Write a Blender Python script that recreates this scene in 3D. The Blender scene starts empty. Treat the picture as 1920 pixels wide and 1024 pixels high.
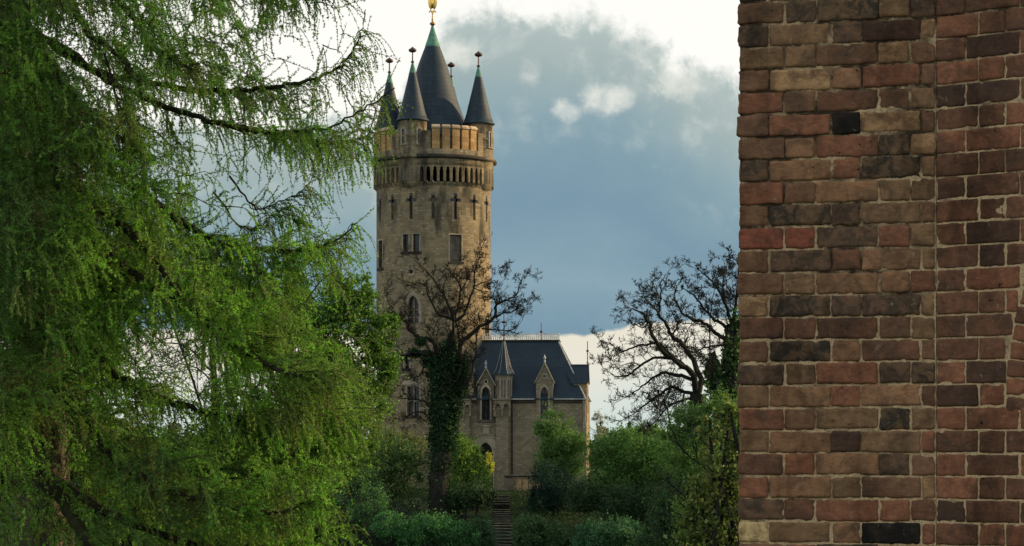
import bpy, math, random
import numpy as np
from mathutils import Vector
R = math.radians
C = bpy.context.scene.collection
scene = bpy.context.scene

# ------------------------------------------------------------------ camera
F = 4500.0; CX = 960.0; HY = 840.0; EYE = 1.65
cam_d = bpy.data.cameras.new('camera'); cam = bpy.data.objects.new('camera', cam_d); C.objects.link(cam)
cam.location = (0, 0, EYE); cam.rotation_euler = (R(90), 0, 0)
cam_d.sensor_width = 36; cam_d.lens = 36 * F / 1920
cam_d.shift_y = (HY - 512) / 1920
cam_d.clip_start = 0.1; cam_d.clip_end = 20000
scene.camera = cam
def P(px, py, Y):
    return np.array([(px - CX) / F * Y, Y, EYE - (py - HY) / F * Y])

# ------------------------------------------------------------------ light
SUN_AZ = R(106)      # from the camera-facing direction (-Y) round to the right (+X)
SUN_EL = R(17)
sdir = Vector((math.sin(SUN_AZ) * math.cos(SUN_EL), -math.cos(SUN_AZ) * math.cos(SUN_EL), math.sin(SUN_EL)))
sun_d = bpy.data.lights.new('sun', 'SUN'); sun = bpy.data.objects.new('sun', sun_d); C.objects.link(sun)
sun_d.energy = 5.0; sun_d.angle = R(0.8); sun_d.color = (1.0, 0.70, 0.38)
sun.rotation_euler = sdir.to_track_quat('Z', 'Y').to_euler()
scene.view_settings.view_transform = 'Standard'; scene.view_settings.look = 'None'
scene.view_settings.exposure = 0.12; scene.view_settings.gamma = 1

def lin(c):
    return tuple(((v / 255 / 12.92) if v / 255 <= .04045 else ((v / 255 + .055) / 1.055) ** 2.4) for v in c[:3])

class NT:
    def __init__(s, tree): s.t = tree; s.n = tree.nodes; s.l = tree.links
    def node(s, ty, **kw):
        nd = s.n.new(ty)
        for k, v in kw.items(): setattr(nd, k, v)
        return nd
    def put(s, sock, v):
        if hasattr(v, 'is_output') or isinstance(v, bpy.types.NodeSocket): s.l.new(v, sock)
        else:
            if isinstance(v, (tuple, list)) and len(v) == 3 and sock.type == 'RGBA': v = (*v, 1)
            sock.default_value = v
    def m(s, op, a, b=0.0, c=None, clamp=False):
        nd = s.node('ShaderNodeMath', operation=op); nd.use_clamp = clamp
        s.put(nd.inputs[0], a); s.put(nd.inputs[1], b)
        if c is not None: s.put(nd.inputs[2], c)
        return nd.outputs[0]
    def sstep(s, v, lo, hi):
        nd = s.node('ShaderNodeMapRange', interpolation_type='SMOOTHSTEP')
        s.put(nd.inputs[0], v); s.put(nd.inputs[1], lo); s.put(nd.inputs[2], hi)
        return nd.outputs[0]
    def mix(s, f, a, b, mode='MIX'):
        nd = s.node('ShaderNodeMix', data_type='RGBA', blend_type=mode)
        s.put(nd.inputs[0], f); s.put(nd.inputs[6], a); s.put(nd.inputs[7], b)
        return nd.outputs[2]
    def noise(s, vec, scale, detail=4, rough=.5, dist=0.0):
        nd = s.node('ShaderNodeTexNoise'); s.l.new(vec, nd.inputs['Vector'])
        nd.inputs['Scale'].default_value = scale; nd.inputs['Detail'].default_value = detail
        nd.inputs['Roughness'].default_value = rough; nd.inputs['Distortion'].default_value = dist
        return nd.outputs[0]
    def ramp(s, v, stops, interp='LINEAR'):
        nd = s.node('ShaderNodeValToRGB'); cr = nd.color_ramp; cr.interpolation = interp
        while len(cr.elements) < len(stops): cr.elements.new(0.5)
        for e, (p, c) in zip(cr.elements, stops): e.position = p; e.color = (*c, 1)
        s.put(nd.inputs[0], v); return nd.outputs[0]
    def xyz(s, x, y, z):
        nd = s.node('ShaderNodeCombineXYZ'); s.put(nd.inputs[0], x); s.put(nd.inputs[1], y); s.put(nd.inputs[2], z); return nd.outputs[0]
    def bump(s, h, strength, dist):
        nd = s.node('ShaderNodeBump'); s.put(nd.inputs['Height'], h); nd.inputs['Strength'].default_value = strength
        nd.inputs['Distance'].default_value = dist; return nd.outputs[0]

# ------------------------------------------------------------------ sky: Nishita with a cloud deck by azimuth / elevation
world = bpy.data.worlds.new('World'); scene.world = world; world.use_nodes = True
def build_world():
    world.node_tree.nodes.clear(); t = NT(world.node_tree)
    out = t.node('ShaderNodeOutputWorld'); bg = t.node('ShaderNodeBackground'); t.l.new(bg.outputs[0], out.inputs[0])
    sky = t.node('ShaderNodeTexSky', sky_type='NISHITA'); sky.sun_disc = False
    sky.sun_elevation = SUN_EL; sky.sun_rotation = math.atan2(sdir.x, sdir.y)
    tc = t.node('ShaderNodeTexCoord'); sep = t.node('ShaderNodeSeparateXYZ'); t.l.new(tc.outputs['Generated'], sep.inputs[0])
    x, y, z = sep.outputs
    az = t.m('ARCTAN2', x, y)
    el = t.m('ARCTAN2', z, t.m('SQRT', t.m('ADD', t.m('MULTIPLY', x, x), t.m('MULTIPLY', y, y))))
    U = t.m('MULTIPLY', az, F / 100); V = t.m('MULTIPLY', el, F / 100)      # about 1 unit per 1.27 degrees
    uv = t.xyz(U, V, 3.7)
    uvs = t.xyz(t.m('MULTIPLY', U, .45), V, 1.3)
    big = t.m('SUBTRACT', t.noise(uvs, .35, 3, .5), .5)
    med = t.m('SUBTRACT', t.noise(uv, 1.1, 7, .58, .25), .5)
    fin = t.m('SUBTRACT', t.noise(uv, 3.2, 6, .6, .3), .5)
    # lower hard edge of the blue deck
    Vl = t.m('ADD', V, t.m('ADD', t.m('MULTIPLY', big, .5), t.m('MULTIPLY', fin, .16)))
    # lift of the lower edge toward the right
    Vl = t.m('SUBTRACT', Vl, t.m('MULTIPLY', t.sstep(U, 1.2, 2.6), .28))
    low = t.ramp(t.m('DIVIDE', Vl, 2.4), [(0, lin((196, 214, 208))), (.3, lin((212, 220, 213))), (.62, lin((226, 222, 208))), (1, lin((228, 221, 203)))])
    Vd = t.m('ADD', V, t.m('ADD', t.m('MULTIPLY', big, 1.6), t.m('MULTIPLY', med, 1.15)))
    # upper cloud edge falls away to the right
    drop = t.m('MULTIPLY', t.sstep(U, 1.4, 4.6), 1.25)
    drop = t.m('ADD', drop, t.m('MULTIPLY', t.sstep(U, -.9, -2.6), 1.9))
    Vt = t.m('ADD', Vd, drop)
    deck = t.ramp(t.m('DIVIDE', Vt, 10.0), [(.2, lin((84, 138, 170))), (.27, lin((98, 148, 176))), (.34, lin((122, 162, 184))), (.40, lin((112, 155, 180))),
                                         (.47, lin((98, 146, 174))), (.56, lin((116, 157, 177))), (.63, lin((146, 174, 182))), (.70, lin((170, 186, 184))), (.78, lin((190, 200, 194)))])
    hs = t.node('ShaderNodeHueSaturation'); hs.inputs['Saturation'].default_value = .68; t.l.new(deck, hs.inputs['Color']); deck = t.mix(1.0, hs.outputs[0], (.80, .87, .88), 'MULTIPLY')
    # soft shaded billows inside the upper deck
    bill = t.sstep(t.m('ADD', med, t.m('MULTIPLY', fin, .4)), -.02, .3)
    deck = t.mix(t.m('MULTIPLY', bill, t.m('MULTIPLY', t.sstep(Vt, 4.9, 7.0), .5)), deck, lin((208, 214, 208)))
    # bright puffs
    g = None
    for (u0, v0, ru, rv) in ((1.72, 6.45, .75, .42), (1.05, 6.3, .42, .3), (2.45, 7.5, .8, .55), (.35, 6.95, .35, .45), (3.5, 6.8, 1.1, .6), (-1.1, 7.3, .7, .5)):
        du = t.m('DIVIDE', t.m('SUBTRACT', U, u0), ru); dv = t.m('DIVIDE', t.m('SUBTRACT', V, v0), rv)
        q = t.m('SUBTRACT', 1.0, t.m('ADD', t.m('MULTIPLY', du, du), t.m('MULTIPLY', dv, dv)), clamp=True)
        g = q if g is None else t.m('MAXIMUM', g, q)
    pm = t.sstep(t.m('ADD', t.m('MULTIPLY', g, .8), t.m('ADD', t.m('MULTIPLY', med, 1.6), t.m('MULTIPLY', fin, .9))), .2, 1.15)
    pm = t.m('MULTIPLY', pm, t.sstep(g, 0.0, .35))
    deck = t.mix(t.m('MULTIPLY', pm, .8), deck, lin((232, 232, 222)))
    # smoother crown of the bank
    # white sky above the deck
    up = t.sstep(t.m('ADD', Vt, t.m('MULTIPLY', fin, .8)), 7.6, 8.15)
    col = t.mix(up, deck, lin((250, 248, 242)))
    col = t.mix(t.sstep(Vl, 2.13, 2.22), low, col)
    # high overhead: broken grey-white cloud with some clear blue from the sky model
    hi = t.sstep(V, 14.0, 34.0)
    skc = t.mix(1.0, sky.outputs[0], (.1, .1, .1), 'MULTIPLY')
    over = t.mix(t.sstep(t.noise(t.xyz(x, y, z), 2.2, 4, .55), .4, .62), skc, (.62, .66, .68))
    col = t.mix(hi, col, over)
    col = t.mix(.04, col, skc)
    # below the horizon
    col = t.mix(t.sstep(V, 0.0, -.6), col, (.05, .06, .05))
    t.l.new(col, bg.inputs[0]); bg.inputs[1].default_value = 1.0
build_world()

# ------------------------------------------------------------------ mesh helpers
def link_mesh(name, me, mat, parent=None):
    o = bpy.data.objects.new(name, me); C.objects.link(o)
    if mat is not None: me.materials.append(mat)
    if parent is not None: o.parent = parent
    return o
def empty(name, loc, rz=0.0):
    o = bpy.data.objects.new(name, None); C.objects.link(o); o.location = tuple(loc); o.rotation_euler = (0, 0, rz)
    o.empty_display_size = .5
    return o
def tag(o, label=None, cat=None, group=None, kind=None):
    if label: o['label'] = label
    if cat: o['category'] = cat
    if group: o['group'] = group
    if kind: o['kind'] = kind
    return o
def np_mesh(name, V, k, cols=None, nf=None, extra=None, smooth=False):
    """faces of k verts each, consecutive vertices"""
    V = np.ascontiguousarray(V, dtype=np.float32).reshape(-1, 3); n = len(V); f = n // k
    me = bpy.data.meshes.new(name); me.vertices.add(n); me.vertices.foreach_set('co', V.ravel())
    me.loops.add(n); me.loops.foreach_set('vertex_index', np.arange(n, dtype=np.int32))
    me.polygons.add(f); me.polygons.foreach_set('loop_start', np.arange(0, n, k, dtype=np.int32))
    me.polygons.foreach_set('loop_total', np.full(f, k, dtype=np.int32))
    if cols is not None:
        a = me.color_attributes.new('Col', 'FLOAT_COLOR', 'POINT')
        cc = np.ones((n, 4), np.float32); cc[:, :3] = np.repeat(cols, k, axis=0) if len(cols) == f else cols
        a.data.foreach_set('color', cc.ravel())
    me.update(calc_edges=True)
    return me
def grid_mesh(name, V, faces, cols=None, uv=None, smooth=False):
    V = np.ascontiguousarray(V, np.float32).reshape(-1, 3); faces = np.ascontiguousarray(faces, np.int32); k = faces.shape[1]
    me = bpy.data.meshes.new(name); me.vertices.add(len(V)); me.vertices.foreach_set('co', V.ravel())
    me.loops.add(faces.size); me.loops.foreach_set('vertex_index', faces.ravel())
    me.polygons.add(len(faces)); me.polygons.foreach_set('loop_start', np.arange(0, faces.size, k, dtype=np.int32))
    me.polygons.foreach_set('loop_total', np.full(len(faces), k, dtype=np.int32))
    if smooth: me.polygons.foreach_set('use_smooth', np.ones(len(faces), dtype=bool))
    for nm, cc in (cols or {}).items():
        a = me.color_attributes.new(nm, 'FLOAT_COLOR', 'POINT'); q = np.ones((len(V), 4), np.float32); q[:, :3] = cc
        a.data.foreach_set('color', q.ravel())
    if uv is not None:
        l = me.uv_layers.new(name='UVMap'); l.data.foreach_set('uv', np.asarray(uv, np.float32)[faces.ravel()].ravel())
    me.update(calc_edges=True)
    return me
class MB:
    def __init__(s): s.v = []; s.uv = []; s.f = []; s.sm = []
    def face(s, pts, uvs=None, smooth=False):
        b = len(s.v)
        for i, p in enumerate(pts):
            s.v.append(tuple(float(c) for c in p))
            s.uv.append(tuple(uvs[i]) if uvs is not None else (float(p[0]) + float(p[1]), float(p[2])))
        s.f.append(tuple(range(b, b + len(pts)))); s.sm.append(smooth)
    def box(s, x0, x1, y0, y1, z0, z1):
        p = [(x0, y0, z0), (x1, y0, z0), (x1, y1, z0), (x0, y1, z0), (x0, y0, z1), (x1, y0, z1), (x1, y1, z1), (x0, y1, z1)]
        for q in ((3, 2, 1, 0), (4, 5, 6, 7), (0, 1, 5, 4), (1, 2, 6, 5), (2, 3, 7, 6), (3, 0, 4, 7)):
            s.face([p[i] for i in q])
    def lathe(s, prof, cx=0, cy=0, n=48, smooth=True, a0=0.0, a1=2 * math.pi):
        """prof list of (r,z); shared vertices for smooth shading"""
        b = len(s.v); k = len(prof); L = 0; Ls = [0]
        for (r0, z0), (r1, z1) in zip(prof, prof[1:]): L += math.hypot(r1 - r0, z1 - z0); Ls.append(L)
        rm = max(r for r, z in prof)
        for i in range(n + 1):
            a = a0 + (a1 - a0) * i / n
            for j, (r, z) in enumerate(prof):
                s.v.append((cx + r * math.sin(a), cy - r * math.cos(a), z)); s.uv.append((a * rm, z if abs(prof[0][1] - prof[-1][1]) > .2 * L else Ls[j]))
        for i in range(n):
            for j in range(k - 1):
                s.f.append((b + i * k + j, b + (i + 1) * k + j, b + (i + 1) * k + j + 1, b + i * k + j + 1)); s.sm.append(smooth)
    def build(s, name, mat, parent=None):
        me = bpy.data.meshes.new(name); me.from_pydata(s.v, [], s.f)
        me.polygons.foreach_set('use_smooth', s.sm)
        l = me.uv_layers.new(name='UVMap')
        idx = np.empty(len(me.loops), np.int32); me.loops.foreach_get('vertex_index', idx)
        l.data.foreach_set('uv', np.asarray(s.uv, np.float32)[idx].ravel())
        me.update()
        return link_mesh(name, me, mat, parent)
def tube_arrays(Pn, Rn, sides=4):
    """Pn (N,k,3), Rn (N,k) -> verts, quads"""
    N, k, _ = Pn.shape
    T = np.empty_like(Pn); T[:, 1:-1] = Pn[:, 2:] - Pn[:, :-2]; T[:, 0] = Pn[:, 1] - Pn[:, 0]; T[:, -1] = Pn[:, -1] - Pn[:, -2]
    T /= (np.linalg.norm(T, axis=2, keepdims=True) + 1e-9)
    ref = np.where(np.abs(T[:, :1, 2:3]) > .8, np.array([[[1.0, 0.2, 0]]]), np.array([[[0.1, 0.15, 1.0]]]))
    ref = np.broadcast_to(ref, T.shape)
    A = np.cross(T, ref); A /= (np.linalg.norm(A, axis=2, keepdims=True) + 1e-9); B = np.cross(T, A)
    an = np.arange(sides) * 2 * math.pi / sides
    V = Pn[:, :, None, :] + Rn[:, :, None, None] * (A[:, :, None, :] * np.cos(an)[None, None, :, None] + B[:, :, None, :] * np.sin(an)[None, None, :, None])
    idx = np.arange(N * k * sides).reshape(N, k, sides)
    a = idx[:, :-1, :]; b = idx[:, 1:, :]
    q = np.stack([a, np.roll(a, -1, 2), np.roll(b, -1, 2), b], axis=-1).reshape(-1, 4)
    return V.reshape(-1, 3), q
def tubes_mesh(name, groups, mat, parent=None):
    """groups: list of (polylines list of (pts,rad)), sides"""
    Vs = []; Qs = []; off = 0
    for polys, sides in groups:
        byk = {}
        for p, r in polys: byk.setdefault(len(p), []).append((p, r))
        for k, lst in byk.items():
            if k < 2: continue
            V, q = tube_arrays(np.array([p for p, r in lst], float), np.array([r for p, r in lst], float), sides)
            Vs.append(V); Qs.append(q + off); off += len(V)
    me = grid_mesh(name, np.concatenate(Vs), np.concatenate(Qs), smooth=True)
    return link_mesh(name, me, mat, parent)
def smooth_poly(pts, n=4):
    """catmull-rom"""
    pts = [np.asarray(p, float) for p in pts]
    q = [2 * pts[0] - pts[1]] + pts + [2 * pts[-1] - pts[-2]]; out = []
    for i in range(1, len(q) - 2):
        for j in range(n):
            t = j / n
            out.append(.5 * (2 * q[i] + (q[i + 1] - q[i - 1]) * t + (2 * q[i - 1] - 5 * q[i] + 4 * q[i + 1] - q[i + 2]) * t * t + (3 * q[i] - q[i - 1] - 3 * q[i + 1] + q[i + 2]) * t ** 3))
    out.append(pts[-1]); return np.array(out)

# ------------------------------------------------------------------ materials
def new_mat(name):
    m = bpy.data.materials.new(name); m.use_nodes = True; m.node_tree.nodes.clear(); t = NT(m.node_tree)
    out = t.node('ShaderNodeOutputMaterial'); return m, t, out
def principled(t, out, col, rough=.85, metal=0.0, normal=None, spec=.3):
    p = t.node('ShaderNodeBsdfPrincipled'); t.put(p.inputs['Base Color'], col); t.put(p.inputs['Roughness'], rough)
    p.inputs['Metallic'].default_value = metal; p.inputs['Specular IOR Level'].default_value = spec
    if normal is not None: t.l.new(normal, p.inputs['Normal'])
    t.l.new(p.outputs[0], out.inputs[0]); return p
def objco(t):
    return t.node('ShaderNodeTexCoord').outputs['Object']

def mat_stone(name, base, alt, pale, course=.24, width=.52, soot=0.0, zc=0, bumpd=.03):
    m, t, out = new_mat(name)
    uv = t.node('ShaderNodeUVMap').outputs[0]; ob = objco(t)
    bk = t.node('ShaderNodeTexBrick'); t.l.new(uv, bk.inputs['Vector'])
    bk.inputs['Scale'].default_value = 1; bk.inputs['Row Height'].default_value = course; bk.inputs['Brick Width'].default_value = width
    bk.inputs['Mortar Size'].default_value = .014; bk.inputs['Mortar Smooth'].default_value = .4
    bk.inputs['Color1'].default_value = (0, 0, 0, 1); bk.inputs['Color2'].default_value = (1, 1, 1, 1); bk.inputs['Mortar'].default_value = (.5, .5, .5, 1)
    n1 = t.noise(ob, .35, 5, .6); n2 = t.noise(ob, 2.2, 6, .65); n3 = t.noise(uv, 9, 3, .6)
    c = t.mix(t.sstep(n1, .38, .62), base, alt)
    c = t.mix(t.m('MULTIPLY', bk.outputs['Color'], .7), c, t.mix(1.0, c, (.55, .55, .54), 'MULTIPLY'))
    c = t.mix(t.m('MULTIPLY', t.sstep(n2, .5, .75), .55), c, t.mix(1.0, c, (1.35, 1.3, 1.2), 'MULTIPLY'))
    c = t.mix(t.m('MULTIPLY', t.sstep(n2, .48, .25), .5), c, t.mix(1.0, c, (.5, .5, .5), 'MULTIPLY'))
    # scattered pale blocks
    vo = t.node('ShaderNodeTexVoronoi'); sc = t.node('ShaderNodeMapping'); sc.inputs['Scale'].default_value = (1.1, 2.6, 1); t.l.new(uv, sc.inputs[0]); t.l.new(sc.outputs[0], vo.inputs['Vector'])
    vo.inputs['Scale'].default_value = .9
    pm = t.m('MULTIPLY', t.sstep(vo.outputs['Distance'], .17, .1), .75)
    c = t.mix(pm, c, pale)
    c = t.mix(t.m('MULTIPLY', bk.outputs['Fac'], .45), c, t.mix(1.0, c, (.45, .45, .45), 'MULTIPLY'))
    if soot > 0:
        sp = t.node('ShaderNodeSeparateXYZ'); t.l.new(ob, sp.inputs[0])
        st = t.node('ShaderNodeMapping'); st.inputs['Scale'].default_value = (.55, .55, .16); t.l.new(ob, st.inputs[0])
        s = t.noise(st.outputs[0], 1.6, 5, .6)
        zf = t.m('MULTIPLY', t.sstep(sp.outputs[2], zc - 9, zc - 1), soot)
        sm = t.sstep(t.m('ADD', s, t.m('MULTIPLY', zf, .22)), .52, .74)
        c = t.mix(t.m('MULTIPLY', sm, .8), c, (.035, .035, .03))
    h = t.m('ADD', t.m('MULTIPLY', n2, .6), t.m('ADD', t.m('MULTIPLY', n3, .3), t.m('MULTIPLY', bk.outputs['Fac'], -.6)))
    principled(t, out, c, .9, normal=t.bump(h, .8, bumpd), spec=.15)
    return m
K_ST = 1.0
STONE = mat_stone('tower_stone', (.28, .24, .16), (.36, .295, .18), (.5, .46, .38), soot=.5, zc=28.5)
STONE2 = mat_stone('chapel_stone', (.28, .245, .175), (.33, .285, .20), (.46, .42, .34), course=.2, width=.45)
TRIM = mat_stone('trim_stone', (.38, .34, .26), (.44, .39, .29), (.5, .46, .38), course=.5, width=.9)
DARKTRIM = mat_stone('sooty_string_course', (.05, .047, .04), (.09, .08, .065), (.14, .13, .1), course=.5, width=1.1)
OCHRE = mat_stone('ochre_terracotta', (.52, .33, .15), (.6, .4, .19), (.62, .46, .27), course=.4, width=.8)
SUNLIT_STONE = mat_stone('warm_gable_stone', (.42, .31, .18), (.5, .37, .2), (.5, .42, .3), course=.25, width=.5)  # sunlight put into the gable colour: lighter and warmer than the chapel stone
SUNLIT_SLAB = mat_stone('pale_orange_slab', (.72, .48, .27), (.8, .56, .32), (.8, .66, .45), course=.5, width=.5)  # sunlight put into the slab colour, brighter than the ochre terracotta
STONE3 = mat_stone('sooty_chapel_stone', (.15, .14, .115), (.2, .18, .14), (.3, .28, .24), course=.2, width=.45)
OCHRE2 = mat_stone('ochre_coping', (.6, .48, .32), (.66, .52, .34), (.7, .6, .45), course=.8, width=1.6)

def mat_slate(name, a, b, row=.16, w=.26, spec=.35):
    m, t, out = new_mat(name); uv = t.node('ShaderNodeUVMap').outputs[0]; ob = objco(t)
    bk = t.node('ShaderNodeTexBrick'); t.l.new(uv, bk.inputs['Vector']); bk.inputs['Scale'].default_value = 1
    bk.inputs['Row Height'].default_value = row; bk.inputs['Brick Width'].default_value = w; bk.inputs['Mortar Size'].default_value = .012
    bk.inputs['Color1'].default_value = (.15, .15, .15, 1); bk.inputs['Color2'].default_value = (.85, .85, .85, 1)
    c = t.mix(bk.outputs['Color'], a, b)
    n = t.noise(ob, .8, 5, .6); c = t.mix(t.m('MULTIPLY', t.sstep(n, .45, .7), .5), c, t.mix(1.0, c, (1.5, 1.45, 1.3), 'MULTIPLY'))
    c = t.mix(t.m('MULTIPLY', bk.outputs['Fac'], .7), c, (.008, .01, .012))
    sp = t.node('ShaderNodeSeparateXYZ'); t.l.new(uv, sp.inputs[0])
    saw = t.m('FRACT', t.m('DIVIDE', sp.outputs[1], row))
    h = t.m('ADD', t.m('MULTIPLY', saw, -.5), t.m('MULTIPLY', t.noise(uv, 6, 3, .6), .6))
    principled(t, out, c, .6, normal=t.bump(h, .7, .025), spec=spec); return m
SLATE = mat_slate('roof_slate', (.012, .030, .047), (.022, .046, .068))
SLATE_CONE = mat_slate('cone_slate', (.012, .030, .045), (.024, .048, .066), row=.42, w=.5)
def simple(name, col, rough=.7, metal=0.0, var=.25, scale=3.0, spec=.3, bumpd=0.0):
    m, t, out = new_mat(name); ob = objco(t); n = t.noise(ob, scale, 5, .6)
    lo = tuple(c * (1 - var) for c in col); hi = tuple(min(1, c * (1 + var)) for c in col)
    c = t.mix(t.sstep(n, .35, .65), lo, hi)
    principled(t, out, c, rough, metal, normal=t.bump(n, .6, bumpd) if bumpd else None, spec=spec); return m
COPPER = simple('green_copper_patina', (.10, .27, .20), .7, 0, .3, 1.5)
IRON = simple('dark_iron', (.05, .045, .045), .6, .3)
BALL = simple('bronze_ball', (.10, .065, .055), .5, .5)
GOLD = simple('gilding', (.95, .62, .16), .3, 1.0, .15, 4)
GLASS = simple('dark_window_glass', (.012, .016, .02), .15, 0, .3, 1.0, spec=.6)
INNER = simple('blocked_window_stone', (.13, .12, .095), .9, 0, .3, 1.5)
LEAD = simple('pale_zinc', (.42, .44, .42), .5, .2)
RAIL = simple('pale_railing', (.75, .74, .66), .6)
RAFT = simple('dark_gutter', (.03, .03, .03), .6)

def mat_bark(name, a, b, scale=6, bumpd=.02, green=None):
    m, t, out = new_mat(name); ob = objco(t)
    mp = t.node('ShaderNodeMapping'); mp.inputs['Scale'].default_value = (1, 1, .22); t.l.new(ob, mp.inputs[0])
    n = t.noise(mp.outputs[0], scale, 6, .65); c = t.mix(t.sstep(n, .35, .68), a, b)
    if green: c = t.mix(t.m('MULTIPLY', t.sstep(t.noise(ob, 1.5, 4, .6), .5, .7), .6), c, green)
    principled(t, out, c, .95, normal=t.bump(n, 1.0, bumpd), spec=.1); return m
BARK_OAK = mat_bark('oak_bark', (.015, .016, .014), (.036, .036, .029), 5, .03, (.03, .04, .018))
BARK_LARCH = mat_bark('larch_bark', (.04, .034, .025), (.16, .135, .10), 16, .05)
BARK_LIMB = mat_bark('larch_limb_bark', (.018, .017, .012), (.05, .045, .03), 14, .01, (.03, .04, .012))
TWIG = mat_bark('larch_twig', (.09, .085, .04), (.17, .16, .07), 20, .001)

def mat_leaf(name, trans=.35, rough=.6, gain=1.0):
    m, t, out = new_mat(name)
    a = t.node('ShaderNodeAttribute'); a.attribute_name = 'Col'
    d = t.node('ShaderNodeBsdfPrincipled'); t.l.new(a.outputs['Color'], d.inputs['Base Color']); d.inputs['Roughness'].default_value = rough
    d.inputs['Specular IOR Level'].default_value = .2
    tr = t.node('ShaderNodeBsdfTranslucent'); t.l.new(t.mix(1.0, a.outputs['Color'], (.92, 1.15, .5), 'MULTIPLY'), tr.inputs[0])
    mx = t.node('ShaderNodeMixShader'); mx.inputs[0].default_value = trans
    t.l.new(d.outputs[0], mx.inputs[1]); t.l.new(tr.outputs[0], mx.inputs[2]); t.l.new(mx.outputs[0], out.inputs[0]); return m
LEAF = mat_leaf('leaf', .3)
NEEDLE = mat_leaf('larch_needle', .4)

# ------------------------------------------------------------------ terrain
def hgt(x, y):
    x = np.asarray(x, float); y = np.asarray(y, float)
    yy = [-60, 0, 8, 20, 50, 90, 150, 180, 190, 200, 210, 216, 262, 330, 600, 20000]
    zz = [0, 0, 0, -1.0, -4.0, -7.8, -9.0, -8.1, -6.7, -4.8, -2.9, -2.2, -2.2, -9, -12, -12]
    h = np.interp(y, yy, zz)
    h = h + .25 * np.sin(x * .23 + y * .11) * np.clip(y / 60, 0, 1) * np.where(np.abs(y - 232) < 24, .15, 1) + .15 * np.sin(x * .61 - y * .37) * np.clip(y / 100, 0, 1)* np.where(np.abs(y - 232) < 24, .15, 1)
    return h
def build_ground():
    ys = np.concatenate([np.linspace(-60, 170, 80), np.linspace(172, 265, 94), np.linspace(270, 600, 30), np.array([800, 1200, 2000, 4000, 9000, 16000])])
    xs = np.concatenate([np.array([-9000, -4000, -1500, -600, -300, -150]), np.linspace(-100, 100, 134), np.array([150, 300, 600, 1500, 4000, 9000])])
    X, Y = np.meshgrid(xs, ys); V = np.stack([X, Y, hgt(X, Y)], -1).reshape(-1, 3)
    nx = len(xs); ny = len(ys); i = np.arange(nx * ny).reshape(ny, nx)
    q = np.stack([i[:-1, :-1], i[:-1, 1:], i[1:, 1:], i[1:, :-1]], -1).reshape(-1, 4)
    m, t, out = new_mat('woodland_floor'); ob = objco(t)
    n = t.noise(ob, .5, 6, .65); n2 = t.noise(ob, 6, 5, .65)
    c = t.ramp(n, [(.35, (.018, .03, .014)), (.5, (.025, .05, .02)), (.62, (.035, .04, .024)), (.75, (.045, .045, .035))])
    c = t.mix(t.sstep(n2, .6, .75), c, (.08, .075, .06))
    principled(t, out, c, .95, normal=t.bump(n2, .9, .08), spec=.1)
    o = link_mesh('ground', grid_mesh('ground', V, q, smooth=True), m); tag(o, kind='structure')
build_ground()

# ------------------------------------------------------------------ brick gateway (foreground right)
KB = 2.25     # gain from seen colour to base colour
def bc(c, g=1.0):
    if 60 < sum(c) / 3 < 100: c = tuple(v * .82 + m_ * .18 for v, m_ in zip(c, (102, 70, 53)))
    l = lin(c); y = .3 * l[0] + .6 * l[1] + .1 * l[2]; return tuple(min(.75, (v * .88 + y * .12) * KB * g * k) for v, k in zip(l, (1.04, .97, .86)))
PAL = {'R': ((112, 74, 56), (92, 62, 48)), 'r': ((124, 78, 55), (100, 66, 49)), 'e': ((114, 63, 50), (94, 56, 46)), 'b': ((88, 62, 49), (74, 54, 44)),
       'B': ((96, 74, 57), (82, 62, 49)), 'D': ((80, 64, 52), (56, 49, 42)), 'O': ((104, 85, 62), (84, 68, 51)), 'T': ((130, 104, 75), (98, 78, 57)),
       't': ((120, 92, 67), (96, 74, 56)), 'K': ((46, 43, 39), (82, 68, 52)), 'k': ((22, 22, 23), (30, 29, 27)), 'Y': ((152, 136, 96), (120, 104, 74)),
       'm': ((66, 49, 42), (56, 44, 38))}
ROWS = {-2: 'BDOBB', -1: 'KODKD', 0: 'BDKOD', 1: 'DODmT', 2: 'OOBTB', 3: 'BTtRB', 4: 'RBbBO', 5: 'BRkTB', 6: 'BtRKT', 7: 'DtRKO', 8: 'RBtOO', 9: 'BKDOB', 10: 'eeDRO',
        11: 'BDbtO', 12: 'BOttR', 13: 'TKDDO', 14: 'bbbBO', 15: 'BKtbB', 16: 'DORDK', 17: 'OtRtb', 18: 'RBOKO', 19: 'OtmOR', 20: 'brtDB', 21: 'RtOBT', 22: 'DbRRb', 23: 'YOtkR', 24: 'BRDOB'}
rngb = np.random.RandomState(7)
def vnoise(p, s, seed=0):
    """cheap smooth 3d value noise on arrays (...,3)"""
    q = p * s + seed * 17.31; i = np.floor(q).astype(np.int64); f = q - i; f = f * f * (3 - 2 * f)
    def h(a, b, c):
        n = (a * 73856093) ^ (b * 19349663) ^ (c * 83492791); n = (n ^ (n >> 13)) * 1274126177; return ((n ^ (n >> 16)) & 0xffff) / 65535.0
    r = 0
    for dx in (0, 1):
        for dy in (0, 1):
            for dz in (0, 1):
                w = (f[..., 0] if dx else 1 - f[..., 0]) * (f[..., 1] if dy else 1 - f[..., 1]) * (f[..., 2] if dz else 1 - f[..., 2])
                r = r + w * h(i[..., 0] + dx, i[..., 1] + dy, i[..., 2] + dz)
    return r
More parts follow.
